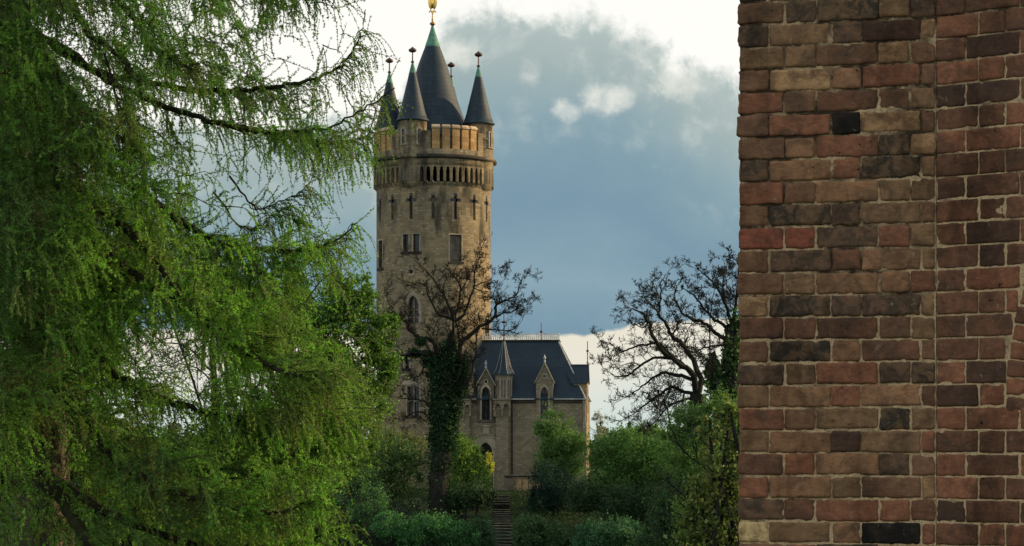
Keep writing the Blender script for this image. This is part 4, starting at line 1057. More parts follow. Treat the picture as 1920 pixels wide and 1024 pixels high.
    g = MB(); arch_pane(g, pf, a, b, zb, spring, .36, 12, 1.1); g.build('door', GLASS, po)
    g = MB(); arch_ring(g, pf, a, b, zb, spring, .16, -.06, .05, 12, 1.1); g.build('surround', TRIM, po)
    g = MB(); g.box(CXl(905), CXl(917), -.14, -.02, CZ(814), CZ(800)); g.box(CXl(902), CXl(920), -.18, -.02, CZ(800) + .002, CZ(797)); g.build('plaque', TRIM, root)
    # annex roof between tower and gatehouse
    g = MB(); xx0, xx1 = CXl(862), CXl(889)
    g.face([(xx0, -.1, CZ(702)), (xx1, -.1, CZ(702)), (xx1 - .35, 2.0, CZ(671)), (xx0 + .35, 2.0, CZ(671))], [(0, 0), (1.3, 0), (1.1, 2), (.2, 2)])
    g.face([(xx1, -.1, CZ(702)), (xx1, 4, CZ(702)), (xx1 - .35, 2, CZ(671))]); g.face([(xx0, 4, CZ(702)), (xx0, -.1, CZ(702)), (xx0 + .35, 2.0, CZ(671))]); ar = g.build('annex_roof', SLATE, root)
    g = MB(); g.box(xx0 + .1, xx1 - .1, .02, 3.5, ze, CZ(702)); g.build('annex_wall', STONE2, root)
    # plinth
    g = MB(); g.box(CXl(954), CXl(1000), -.14, -.005, zb, CZ(893)); g.box(CXl(952), CXl(1003), -.24, -.004, CZ(893) + .002, CZ(890)); g.build('plinth', STONE2, root)
build_chapel()

# ------------------------------------------------------------------ terrace balustrade and steps
def build_terrace():
    Y = 217.0; s = Y / F; z = lambda y: EYE + (HY - y) * s; x = lambda px: (px - CX) * s
    root = empty('terrace_balustrade', (x(980), Y, z(918))); ox, oz = x(980), z(918)
    tag(root, 'low terrace wall with pale ochre upright slabs at the top of the steps', 'balustrade')
    g = MB(); g.box(x(947) - ox, x(963) - ox, -.25, .25, -.6, z(895) - oz); g.build('pier', STONE2, root)
    for i in range(8):
        a = 968 + i * 12.2; g = MB(); g.box(x(a) - ox, x(a + 9.6) - ox, -.12, .12, -.5, z(896.5) - oz); g.build('upright_slab', SUNLIT_SLAB, root)
    g = MB(); g.box(x(945) - ox, x(1066) - ox, -.3, .3, z(895) - oz + .002, z(892) - oz); g.build('coping', DARKTRIM, root)
build_terrace()
def build_steps():
    n = 25; ya, yb = 186.5, 212.0
    xc = lambda y: (-.25 - (y - 186.5) / 25.5 * .35) - .35
    root = empty('stone_steps', (xc(ya), ya, float(hgt(0, ya)))); tag(root, 'narrow worn stone steps climbing the shrubby slope to the tower', 'steps'); off = np.array(root.location)
    m_, t, out = new_mat('worn_step_stone'); ob = objco(t); n_ = t.noise(ob, 2.5, 5, .65)
    principled(t, out, t.mix(t.sstep(n_, .35, .65), (.07, .075, .055), (.2, .2, .165)), .9, normal=t.bump(n_, .8, .03), spec=.15)
    dk = simple('damp_step_riser', (.03, .028, .02), .95, 0, .4, 1.5, .1)  # risers coloured darker than the treads
    rg = np.random.RandomState(4)
    for i in range(n):
        y = ya + (yb - ya) * i / (n - 1); y2 = y + (yb - ya) / (n - 1); z = float(hgt(0, y + .5)) + .10; w = .72 + rg.uniform(-.1, .1); dx = xc(y) + rg.uniform(-.06, .06)
        g = MB(); g.box(dx - w - off[0], dx + w - off[0], y - off[1] - .05, y2 - off[1] - .06, z - off[2] - .05, z - off[2]); o = g.build('step', m_, root)
        g = MB(); g.box(dx - w + .03 - off[0], dx + w - .03 - off[0], y - off[1], y2 - off[1] - .07, z - off[2] - .8, z - off[2] - .052); g.build('riser', dk, o)
build_steps()

# ------------------------------------------------------------------ vegetation generators
def leaf_quads(cent, size, rng, flat=0.0, aspect=1.6):
    """diamond leaves: (N,4,3)"""
    n = len(cent); a = rng.normal(size=(n, 3)); a /= np.linalg.norm(a, axis=1, keepdims=True)
    b = rng.normal(size=(n, 3)); b -= a * (a * b).sum(1, keepdims=True); b /= np.linalg.norm(b, axis=1, keepdims=True)
    s = (size * rng.uniform(.6, 1.3, n))[:, None] if np.isscalar(size) else (size * rng.uniform(.6, 1.3, n))[:, None]
    c = np.cross(a, b) * .18
    return np.stack([cent - a * s * .5, cent + b * s * .5 / aspect + c * s, cent + a * s * .5, cent - b * s * .5 / aspect + c * s], 1)
def leaf_cols(base, n, rng, var=.25, clump=None):
    base = np.array(base); c = np.tile(base, (n, 1)) * rng.uniform(1 - var, 1 + var, (n, 1)); 
    c[:, 0] *= rng.uniform(.8, 1.25, n)
    if clump is not None: c *= clump[:, None]
    return np.clip(c, 0, .6)
def crown_points(blobs, n, rng, shell=.45, thr=.45):
    """points in a union of ragged ellipsoids; each blob (x,y,z,rx,ry,rz)"""
    blobs = np.array(blobs, float); vol = (blobs[:, 3] * blobs[:, 5]) ** 1.0; pr = vol / vol.sum()
    # sub-clumps on each blob
    out = []; cl = []
    nc = max(12, n // 90); k = rng.choice(len(blobs), nc, p=pr); B = blobs[k]
    d = rng.normal(size=(nc, 3)); d /= np.linalg.norm(d, axis=1, keepdims=True); rr = rng.uniform(shell, 1.0, nc) ** .6
    cc = B[:, :3] + d * B[:, 3:] * rr[:, None]; cs = B[:, 3:].mean(1) * rng.uniform(.12, .34, nc); cv = rng.uniform(.7, 1.35, nc)
    ki = rng.randint(nc, size=n); g = rng.normal(size=(n, 3)) * .55
    pts = cc[ki] + g * np.exp(rng.normal(size=(n, 1)) * .35) * cs[ki][:, None] * np.array([1, 1, .9])
    m_ = n // 9; sel = rng.choice(n, m_, replace=False); sh = rng.randint(0, max(8, m_ // 14), m_); o_ = rng.normal(size=(sh.max() + 1, 3)) * np.array([.45, .45, 0]) + np.array([0, 0, 1.0])
    b_ = cc[rng.randint(nc, size=sh.max() + 1)]; tt_ = rng.uniform(0, 1, m_); pts[sel] = b_[sh] + o_[sh] * (tt_ * blobs[:, 5].mean() * .6)[:, None] + rng.normal(size=(m_, 3)) * .05 * blobs[:, 5].mean()
    return pts, cv[ki]
def rand_twigs(rng, p, d, L, r, depth, out, gnarl=.27, up=.15, kids=(3, 5), shrink=.6, minr=.006, seg=5):
    n = seg; pts = [np.array(p)]; d = np.array(d) / np.linalg.norm(d); dirs = [d]
    for i in range(n):
        d = d + rng.normal(size=3) * gnarl * np.array([1, 1, .8]) + np.array([0, 0, up * .3]); d /= np.linalg.norm(d)
        pts.append(pts[-1] + d * L / n); dirs.append(d)
    rad = np.linspace(r, max(r * .45, minr), n + 1); out.append((np.array(pts), rad))
    if depth <= 0: return
    for k in range(rng.randint(kids[0], kids[1] + 1)):
        i = rng.randint(1, n + 1); dd = dirs[i]; s = rng.normal(size=3); s -= dd * (s @ dd); s /= np.linalg.norm(s); a = rng.uniform(.45, 1.0)
        rand_twigs(rng, pts[i], dd * math.cos(a) + s * math.sin(a) + np.array([0, 0, up]), L * shrink * rng.uniform(.7, 1.2), max(rad[i] * .62, minr), depth - 1, out, gnarl, up, kids, shrink, minr, max(3, seg - 1))
def limb_children(rng, pl, rad, out, every, L, depth, start=.2, **kw):
    """side branches all along a traced limb"""
    seglen = np.linalg.norm(np.diff(pl, axis=0), axis=1); tot = seglen.sum(); s = tot * start; cum = np.concatenate([[0], np.cumsum(seglen)])
    while s < tot:
        i = min(np.searchsorted(cum, s) - 1, len(pl) - 2); i = max(i, 0); d = pl[i + 1] - pl[i]; d /= np.linalg.norm(d)
        sd = rng.normal(size=3); sd -= d * (sd @ d); sd /= np.linalg.norm(sd); a = rng.uniform(.5, 1.2); f = 1 - .5 * s / tot
        rand_twigs(rng, pl[i], d * math.cos(a) + sd * math.sin(a), L * f * rng.uniform(.6, 1.25), min(rad[i] * .32, .026 * L), depth, out, **kw)
        s += every * rng.uniform(.6, 1.5)
def bare_tree(name, label, traces, Y, w0, seed, every, L, depth, mat=BARK_OAK, dspread=3.0, minr=.012, ivy=None, group=None, kids=(3, 5), ivy_col=(.024, .066, .026)):
    """traces: list of (pixel polyline, r0, r1) ; first is the trunk. Real depth is given by wandering Y"""
    rng = np.random.RandomState(seed); tr0 = traces[0][0][0]
    gx, gy = P(tr0[0], 0, Y)[:2]; root = empty(name, (gx, gy, float(hgt(gx, gy)) - .2)); off = np.array(root.location)
    tag(root, label, 'tree', group)
    thick = []; fine = []
    for k, (pp, r0, r1) in enumerate(traces):
        ph = rng.uniform(-1, 1) * dspread if k else 0; n = len(pp); pts = []
        for i, (x, y) in enumerate(pp):
            dy = ph * (i / max(1, n - 1)) if k else 0
            pts.append(P(x, y, Y + dy) - off)
        if k == 0: pts[0][2] = 0
        pl = smooth_poly(pts, 4); pl[1:-1] += rng.normal(size=(len(pl) - 2, 3)) * (r0 * .12); rad = np.linspace(r0, r1 if k == 0 else r1 * .5, len(pl)) * (1 if k == 0 else .64)
        thick.append((pl, rad))
        if k: limb_children(rng, pl, rad, fine, every, L, depth, minr=minr, kids=kids)
        if k: rand_twigs(rng, pl[-1], pl[-1] - pl[-2], L * .7, r1 * .5, depth, fine, minr=minr, kids=kids)
    tubes_mesh('trunk', [([thick[0]], 12)], mat, root); tubes_mesh('limbs', [(thick[1:], 7)], mat, root); tubes_mesh('crown', [(fine, 4)], mat, root)
    if ivy:
        pts = []; 
        for (px, py, rx, ry, n) in ivy:
            n = int(n * 1.5); rx *= .82; c = P(px, py, Y) - off; q = rng.normal(size=(n, 3)); q /= np.linalg.norm(q, axis=1, keepdims=True); q *= rng.uniform(.4, 1.0, (n, 1)) * np.exp(rng.normal(size=(n, 1)) * .16)
            pts.append(c + q * np.array([rx * Y / F, rx * Y / F, ry * Y / F]))
        pts = np.concatenate(pts); pts += rng.normal(size=pts.shape) * .12
        me = np_mesh('ivy', leaf_quads(pts, .2, rng, aspect=1.1), 4, leaf_cols(ivy_col, len(pts), rng, .45)); link_mesh('ivy', me, LEAF, root)
    return root
def shrub(name, label, cat, blobs_px, Y, n, leaf, col, seed, group=None, dy=None, trunk=None, base=None, var=.3, stems=6, barkmat=BARK_OAK, shell=.35, aspect=1.6, top=None):
    """blobs_px: (px,py,rx_px,ry_px[,dY]) at depth Y ; depth radius from rx"""
    rng = np.random.RandomState(seed); bl = []; n = int(n * 1.5); leaf *= 1.12
    for b in blobs_px:
        yy = Y + (b[4] if len(b) > 4 else 0); c = P(b[0], b[1], yy); s = yy / F; bl.append([*c, b[2] * s, max(b[2], b[3] * .8) * s, b[3] * s])
    bl = np.array(bl); gx, gy = bl[:, 0].mean(), bl[:, 1].mean()
    if base is not None: gx = (base - CX) / F * Y
    gz = float(hgt(gx, gy)); root = empty(name, (gx, gy, gz)); tag(root, label, cat, group); off = np.array([gx, gy, gz]); bl[:, :3] -= off
    pts, cv = crown_points(bl, n, rng, shell)
    sz = leaf * rng.uniform(.8, 1.2, len(pts))
    me = np_mesh('foliage', leaf_quads(pts, sz, rng, aspect=aspect), 4, leaf_cols(col, len(pts), rng, var, np.clip(cv, .75, 1.3))); link_mesh('foliage', me, LEAF, root)
    st = []
    for k in range(stems):
        b = bl[rng.randint(min(len(bl), 6))]; base = np.array([rng.normal() * .25, rng.normal() * .25, -.1]); tip = b[:3] + rng.uniform(-.5, .5, 3) * b[3:]; tip[2] = max(tip[2], .3); mid = (base + tip) / 2 + rng.normal(size=3) * .05 * np.linalg.norm(tip - base)
        pl = smooth_poly([base, mid, tip], 5); hgt_ = np.linalg.norm(tip - base); r = (trunk or .03 + .012 * hgt_); rad = np.linspace(r, r * .3, len(pl)); st.append((pl, rad))
        limb_children(rng, pl, rad, st, hgt_ * .12, hgt_ * .28, 1, start=.35, minr=.01)
    tubes_mesh('stems', [(st, 5)], barkmat, root)
    return root

# ------------------------------------------------------------------ the ivy-clad oak before the tower
OAK = [
    ([(822, 960), (824, 900), (827, 840), (829, 790), (831, 745), (834, 700)], .85, .62),
    ([(834, 705), (840, 670), (847, 630), (851, 600)], .42, .26),
    ([(851, 602), (841, 572), (830, 551), (816, 528), (800, 509), (784, 493), (774, 483)], .2, .05),
    ([(851, 602), (838, 594), (823, 591), (814, 575), (803, 554), (797, 535), (780, 531), (765, 529)], .19, .05),
    ([(852, 602), (862, 597), (872, 586), (882, 556), (889, 537), (891, 507), (897, 488), (903, 474)], .24, .06),
    ([(852, 598), (857, 580), (861, 565), (863, 540), (857, 525), (849, 516), (853, 505)], .15, .05),
    ([(861, 548), (870, 535), (884, 512), (888, 500)], .09, .04), ([(830, 551), (832, 535), (838, 522), (849, 516)], .09, .05),
    ([(889, 540), (902, 546), (919, 547), (930, 556)], .08, .03), ([(889, 537), (905, 530), (917, 526), (930, 512)], .09, .03),
    ([(838, 720), (850, 690), (862, 655), (866, 640), (884, 627), (900, 612), (924, 598), (931, 570), (954, 563), (970, 549), (978, 525), (984, 512)], .42, .05),
    ([(924, 598), (942, 588), (960, 585), (973, 577), (985, 572)], .14, .04), ([(900, 612), (890, 604), (884, 596), (877, 588)], .1, .03),
    ([(903, 616), (920, 618), (935, 619), (955, 620), (970, 612), (978, 602)], .13, .04), ([(866, 648), (860, 630), (858, 615), (853, 602)], .16, .12),
    ([(842, 745), (862, 730), (880, 712), (889, 680), (893, 650), (894, 624), (900, 613)], .22, .12),
    ([(931, 572), (925, 555), (932, 535), (945, 525)], .09, .03), ([(954, 563), (968, 575), (982, 576)], .08, .03),
    ([(828, 700), (820, 665), (811, 640), (788, 633), (771, 622), (762, 605), (743, 591), (727, 584), (712, 590), (700, 603)], .36, .06),
    ([(771, 622), (764, 612), (765, 600), (772, 596)], .07, .03), ([(811, 640), (814, 620), (820, 600), (824, 588)], .08, .04), ([(743, 591), (735, 575), (722, 560), (710, 555)], .08, .03),
    ([(824, 708), (812, 680), (800, 666), (780, 662), (757, 665), (735, 674), (718, 681), (700, 695)], .28, .05),
    ([(757, 665), (745, 650), (728, 650), (712, 645)], .1, .03), ([(800, 666), (790, 700), (775, 708), (757, 713), (745, 725)], .13, .04),
    ([(822, 790), (812, 765), (795, 752), (770, 748), (744, 746), (725, 740)], .16, .04), ([(820, 810), (800, 778), (782, 772), (768, 778), (755, 788), (738, 795)], .15, .04),
    ([(834, 740), (855, 715), (870, 670), (880, 664), (888, 672)], .16, .06), ([(840, 760), (860, 740), (880, 735), (895, 742)], .12, .04),
]
IVY = [(822, 945, 20, 26, 1300), (840, 665, 24, 26, 900), (868, 690, 15, 30, 600), (806, 676, 20, 16, 500), (824, 905, 21, 32, 1800), (826, 870, 23, 34, 2200), (826, 825, 27, 36, 2800), (829, 780, 30, 36, 2800), (828, 735, 30, 34, 2400), (824, 700, 28, 24, 1600), (848, 690, 22, 26, 1100), (866, 722, 16, 24, 700), (852, 760, 18, 34, 1300), (847, 650, 9, 20, 300), (780, 662, 18, 8, 300), (790, 640, 14, 8, 200), (842, 820, 22, 50, 900)]
bare_tree('oak_tree', 'bare gnarled oak with its thick trunk wrapped in dark ivy in front of the tower', OAK, 200.0, .8, 3, .55, 1.45, 3, dspread=2.5, minr=.0125, ivy=IVY, kids=(3, 5))
TA = [
    ([(1316, 1000), (1315, 900), (1312, 800), (1309, 739)], .55, .42),
    ([(1309, 745), (1312, 712), (1299, 676), (1279, 646), (1259, 629), (1246, 603), (1236, 589), (1238, 560), (1239, 530), (1251, 513)], .26, .035),
    ([(1307, 740), (1296, 699), (1273, 682), (1243, 659), (1223, 629), (1216, 603), (1203, 586), (1185, 580), (1170, 590)], .27, .035),
    ([(1273, 682), (1252, 660), (1233, 643), (1216, 646), (1193, 649), (1166, 659), (1150, 648), (1143, 643), (1127, 640)], .14, .025),
    ([(1296, 702), (1276, 680), (1256, 672), (1226, 672), (1200, 686), (1180, 702), (1166, 706), (1150, 704), (1140, 696), (1130, 689)], .15, .025),
    ([(1309, 738), (1283, 735), (1259, 726), (1233, 742), (1210, 759), (1190, 775), (1176, 782)], .17, .03),
    ([(1300, 712), (1270, 704), (1243, 699), (1216, 716), (1190, 735), (1166, 749)], .17, .03),
    ([(1300, 745), (1275, 752), (1250, 765), (1230, 790), (1215, 800)], .12, .025), ([(1236, 589), (1225, 575), (1210, 560), (1195, 555), (1180, 560)], .07, .02),
    ([(1238, 560), (1228, 540), (1222, 522)], .05, .02), ([(1216, 603), (1205, 615), (1190, 608), (1187, 612)], .06, .03), ([(1259, 629), (1270, 610), (1262, 590), (1255, 575)], .08, .02),
    ([(1299, 676), (1285, 650), (1290, 625), (1280, 605)], .1, .02), ([(1200, 686), (1185, 680), (1165, 685), (1150, 680)], .05, .02), ([(1259, 726), (1240, 760), (1235, 785), (1220, 800)], .08, .02), ([(1283, 735), (1280, 760), (1275, 785)], .08, .02)]
bare_tree('bare_tree', 'dark bare tree with long crooked limbs reaching left toward the gatehouse', TA, 120.0, .5, 12, .32, .92, 3, dspread=3, minr=.0085, kids=(3, 5))
TB = [
    ([(1376, 1050), (1375, 900), (1374, 760), (1372, 646), (1369, 615)], .5, .26),
    ([(1370, 640), (1346, 629), (1326, 609), (1299, 599), (1279, 586), (1266, 560), (1266, 543), (1275, 530)], .17, .03),
    ([(1369, 619), (1350, 605), (1332, 593), (1306, 560), (1286, 543), (1272, 545)], .14, .03), ([(1371, 610), (1360, 570), (1342, 536), (1316, 510), (1303, 503)], .14, .03),
    ([(1340, 760), (1334, 700), (1332, 672), (1331, 609), (1336, 560), (1345, 530)], .1, .03), ([(1372, 620), (1380, 560), (1385, 500), (1370, 478)], .16, .03),
    ([(1372, 650), (1350, 648), (1320, 652), (1300, 662), (1285, 655)], .1, .03), ([(1372, 640), (1395, 590), (1420, 540), (1430, 500)], .16, .03), ([(1360, 570), (1355, 530), (1360, 500), (1352, 480)], .08, .02),
    ([(1380, 560), (1365, 540), (1358, 515)], .07, .02), ([(1332, 593), (1325, 575), (1322, 555), (1310, 540)], .07, .02)]
bare_tree('ivied_bare_tree', 'bare ivy-clad tree half hidden by the left edge of the brick wall', TB, 110.0, .5, 21, .30, .75, 3, dspread=3, minr=.008, kids=(3, 5),
          ivy_col=(.07, .13, .05), ivy=[(1372, 780, 30, 60, 2000), (1352, 735, 26, 34, 1000), (1372, 680, 18, 46, 1300), (1335, 700, 12, 36, 500), (1380, 620, 10, 40, 300)])

# ------------------------------------------------------------------ shrubs on the slope
SHG = 2.45
G1 = (.035, .075, .022); G2 = (.05, .105, .025); G3 = (.085, .15, .03); DK = (.014, .032, .018)
SH = [
    ('shrub', 'dark green shrub mass left of the oak trunk below the tower', [(700, 880, 70, 55), (760, 890, 50, 60), (660, 900, 50, 40), (730, 845, 40, 35, 3)], 205, 15000, .17, (.04, .07, .024), 31),
    ('shrub', 'pale brownish shrub against the foot of the tower left of the oak', [(740, 840, 45, 30), (775, 830, 30, 25)], 214, 4500, .14, (.07, .08, .035), 32),
    ('shrub', 'grassy dark green shrub under the hanging larch tips', [(690, 965, 42, 50), (650, 985, 45, 40), (620, 960, 30, 35)], 192, 10000, .17, (.035, .08, .03), 33),
    ('shrub', 'tall yellow green shrub between the oak trunk and the gatehouse door', [(868, 850, 18, 44), (900, 898, 30, 32), (868, 900, 26, 40), (888, 872, 20, 34)], 206, 11000, .15, (.075, .125, .028), 34),
    ('shrub', 'dark shrub at the foot of the oak beside the steps', [(880, 925, 44, 22), (850, 945, 40, 18), (910, 930, 20, 16)], 201, 6000, .15, (.02, .04, .018), 35),
    ('small_tree', 'slender tree with fresh light green top before the gatehouse wall', [(1035, 795, 28, 24), (1050, 830, 38, 40), (1075, 850, 28, 45), (1040, 870, 36, 50), (1020, 810, 16, 30)], 209, 14000, .15, (.052, .10, .028), 36),
    ('conifer_shrub', 'very dark blue green conifer shrub right of the top of the steps', [(1030, 905, 38, 40), (1060, 925, 50, 35), (1020, 940, 36, 25)], 204, 13000, .13, (.010, .026, .020), 37),
    ('shrub', 'broad rounded green shrub in the middle of the slope right of the conifer', [(1180, 850, 60, 42), (1220, 870, 60, 50), (1150, 890, 50, 45), (1130, 855, 30, 30)], 196, 20000, .16, (.04, .085, .022), 38),
    ('shrub', 'dark twiggy shrub below the broad rounded shrub', [(1150, 945, 60, 35), (1220, 950, 60, 40), (1100, 930, 40, 30)], 190, 13000, .15, (.018, .036, .016), 39),
    ('shrub', 'mid green shrub at the bottom centre left of the steps', [(830, 1000, 55, 28), (790, 990, 34, 24), (870, 1010, 34, 24)], 187, 9000, .15, (.03, .085, .03), 40),
    ('shrub', 'low dark shrub beside the lowest visible steps', [(900, 1000, 22, 34), (905, 1030, 24, 24)], 188, 4000, .13, (.024, .05, .024), 41),
    ('shrub', 'leafy shrub at the bottom right of the steps', [(1000, 1000, 38, 30), (1035, 1015, 40, 26), (985, 1025, 24, 20)], 187, 8000, .15, (.03, .06, .025), 42),
    ('shrub', 'brighter green shrub at the bottom between steps and brick wall', [(1110, 1010, 44, 28), (1160, 1000, 44, 26), (1200, 1020, 40, 24)], 184, 10000, .15, (.03, .075, .035), 43),
    ('shrub', 'dusky green shrub in the hollow beside the leafy bush', [(1270, 960, 50, 60), (1240, 1010, 50, 40), (1290, 900, 40, 50)], 150, 12000, .13, (.02, .042, .018), 44),
    ('shrub', 'sparse dark shrub at the bottom left of centre', [(730, 1010, 50, 24), (770, 960, 34, 22)], 188, 5000, .14, (.018, .03, .02), 45),
    ('shrub', 'tall olive green bush behind the leafy bush near the brick wall', [(1290, 800, 40, 36), (1330, 790, 50, 36), (1360, 770, 34, 30), (1270, 840, 44, 46), (1320, 860, 60, 60), (1350, 910, 60, 80), (1320, 980, 60, 60)], 100, 22000, .085, (.05, .095, .026), 46),
    ('shrub', 'small yellow flowering shrub in front of the arched gatehouse door', [(917, 868, 9, 18), (912, 885, 10, 14)], 214, 1500, .12, (.30, .27, .03), 48),  # yellow leaf colour stands in for a sunlit spot
    ('shrub', 'feathery green shrub at the left end of the slope by the larch tips', [(655, 905, 40, 40), (620, 930, 30, 40), (690, 920, 30, 36)], 198, 9000, .15, (.04, .085, .03), 49),
    ('shrub', 'low bright fern-like shrub in front of the grassy dark shrub', [(770, 1005, 30, 24), (730, 985, 34, 26), (805, 985, 24, 18)], 185, 6000, .14, (.035, .10, .035), 57),
    ('shrub', 'round bush with a light top behind the broad rounded shrub', [(1170, 825, 44, 24), (1215, 822, 40, 24)], 208, 7000, .15, (.06, .11, .03), 47),
]
for nm, lab, bl, Y, n, lf, col, sd in SH:
    shrub(nm, lab, 'shrub' if nm != 'small_tree' else 'tree', bl, Y, n, lf, tuple(c * SHG for c in col), sd, stems=5)
shrub('leafy_bush', 'near bush with light yellow green leaves beside the left edge of the brick wall', 'bush',
      [(1350, 850, 42, 60), (1330, 800, 30, 30), (1325, 930, 46, 50), (1360, 980, 50, 60), (1310, 1010, 40, 40), (1375, 780, 26, 40), (1300, 960, 26, 24), (1395, 900, 40, 90)], 44, 5600, .078, (.17, .22, .065), 50, stems=7, aspect=1.4, var=.35)
shrub('blossom_tree', 'small whitish blossoming tree right of the gatehouse corner', 'tree', [(1120, 790, 20, 22), (1128, 830, 22, 30), (1112, 870, 20, 24)], 214, 2600, .12, (.45, .46, .34), 51, stems=10, shell=.1)
# young trees left of the tower and behind the larch
shrub('young_leafy_tree', 'fresh green broadleaf tree between the larch and the tower', 'tree',
      [(640, 560, 60, 50), (650, 650, 70, 70), (620, 740, 80, 70), (600, 840, 30, 60), (575, 640, 50, 80), (600, 600, 30, 30), (640, 840, 60, 60), (690, 600, 38, 60), (710, 680, 34, 60), (690, 770, 40, 70), (735, 620, 16, 40), (680, 545, 24, 30)], 72, 26000, .09, (.10, .20, .035), 52, stems=5, base=590, trunk=.06, shell=.2)
for (lab, bl, Y, n, st, sd) in (
    ('shaded dark green tree behind the lower middle of the larch', [(420, 860, 100, 90), (500, 900, 90, 80), (540, 980, 90, 60), (420, 980, 100, 60), (480, 800, 60, 50)], 60, 16000, 6, 53),
    ('shaded dark green tree behind the lower left of the larch', [(300, 900, 110, 90), (180, 860, 110, 110), (250, 1000, 120, 60), (120, 720, 100, 100)], 52, 18000, 6, 54),
    ('dark green tree behind the larch trunk at the left edge', [(60, 480, 90, 140), (20, 260, 80, 160), (120, 600, 100, 90), (-60, 500, 80, 160), (0, 760, 100, 120), (190, 560, 70, 90)], 46, 24000, 7, 55),
    ('dark green tree behind the bright middle of the larch', [(500, 600, 76, 80), (430, 540, 56, 56), (470, 660, 60, 60), (250, 470, 70, 70), (560, 560, 40, 50)], 66, 13000, 5, 56)):
    shrub('background_tree', lab, 'tree', bl, Y, n, .10, (.05, .10, .028), sd, stems=st, trunk=.07, shell=.15, group='trees behind the larch')
TS = [([(1262, 1000), (1260, 880), (1256, 800), (1250, 760)], .14, .07), ([(1256, 800), (1235, 775), (1215, 755), (1190, 748)], .05, .015), ([(1255, 790), (1268, 765), (1272, 740), (1265, 715)], .05, .015),
      ([(1258, 820), (1225, 800), (1200, 790), (1180, 785)], .05, .015), ([(1250, 762), (1240, 740), (1235, 715), (1228, 700)], .05, .015), ([(1257, 830), (1285, 800), (1300, 780), (1305, 750)], .05, .015), ([(1250, 762), (1225, 745), (1205, 725)], .04, .012)]
bare_tree('bare_sapling', 'small twiggy bare tree under the long limbs of the dark bare tree', TS, 214.0, .25, 63, .35, 1.8, 2, dspread=3, minr=.014)
TC = [([(403, 900), (403, 820), (402, 750), (400, 700), (398, 640)], .17, .09), ([(398, 660), (380, 620), (350, 590), (340, 540)], .06, .02), ([(400, 690), (425, 640), (430, 580)], .06, .02),
      ([(402, 720), (370, 690), (330, 680), (290, 650)], .05, .02), ([(402, 740), (430, 700), (460, 690)], .05, .02), ([(400, 700), (350, 650), (300, 640), (270, 600)], .06, .02), ([(398, 650), (400, 600), (395, 550)], .07, .02)]
bare_tree('thin_bare_tree', 'thin bare tree showing through the gap in the larch at left', TC, 85.0, .2, 61, .16, 1.2, 2, dspread=3, minr=.008)

# unseen trees added behind the brick wall to shade the slope
for k, (x, y, h, r) in enumerate(((30, 196, 12, 5), (38, 206, 12, 5))):
    px = CX + x / y * F; gz = float(hgt(x, y)); s = y / F; zc = gz + h * .6; py = HY - (zc - EYE) / s
    lab = ['broad dark tree behind the brick wall nearest the steps', 'tallest round tree behind the brick wall', 'low round tree behind the brick wall left of the others', ][k]
    shrub('shade_tree', lab, 'tree', [(px, py, r / s, h * .42 / s), (px + 30, py + 60, r * .8 / s, h * .3 / s), (px - 40, py + 50, r * .8 / s, h * .3 / s)], y, 9000, .4, (.03, .06, .02), 70 + k, stems=5, trunk=.25, shell=.2)

# undergrowth on the slope (uncountable)
def undergrowth():
    rng = np.random.RandomState(5); n = 90000
    x = rng.uniform(-22, 24, n); y = rng.uniform(172, 215, n); z = hgt(x, y); cl = vnoise(np.stack([x, y, z * 0], -1), .35, 2)
    keep = (cl > .35) & (np.abs(x + .6 + (y - 186.5) / 25.5 * .35) > .8); x, y, z, cl = x[keep], y[keep], z[keep], cl[keep]
    hgtv = rng.uniform(0, 1, len(x)) * (.25 + .9 * cl); pts = np.stack([x, y, z + hgtv], -1)
    c = leaf_cols((.042, .09, .034), len(x), rng, .5)
    o = link_mesh('undergrowth', np_mesh('undergrowth', leaf_quads(pts, .14, rng), 4, c), LEAF); tag(o, 'low dark undergrowth covering the slope below the tower', 'undergrowth', kind='stuff')
undergrowth()
# far wood on the horizon
def far_wood():
    rng = np.random.RandomState(9); pts = []; sz = []
    for k in range(420):
        Y = rng.uniform(800, 1100); px = rng.uniform(-200, 2100); x = (px - CX) / F * Y; h = rng.uniform(15, 23); r = rng.uniform(3.5, 7); z0 = -12
        n = 110; q = rng.normal(size=(n, 3)); q /= np.linalg.norm(q, axis=1, keepdims=True); q *= rng.uniform(.5, 1.05, (n, 1)); con = rng.rand() < .4
        if con: zz = rng.uniform(0, 1, n); rr = (1 - zz) * r * .8; a = rng.uniform(0, 6.28, n); p = np.stack([x + rr * np.cos(a), Y + rr * np.sin(a), z0 + zz * h], -1)
        else: p = np.array([x, Y, z0 + h * .55]) + q * np.array([r, r, h * .45])
        pts.append(p); sz.append(np.full(n, 2.6))
    pts = np.concatenate(pts); c = leaf_cols((.03, .055, .032), len(pts), rng, .3)
    o = link_mesh('far_wood', np_mesh('far_wood', leaf_quads(pts, np.concatenate(sz), rng, aspect=1.2), 4, c), LEAF); tag(o, 'distant wooded skyline beyond the gatehouse', 'woodland', kind='stuff')
far_wood()

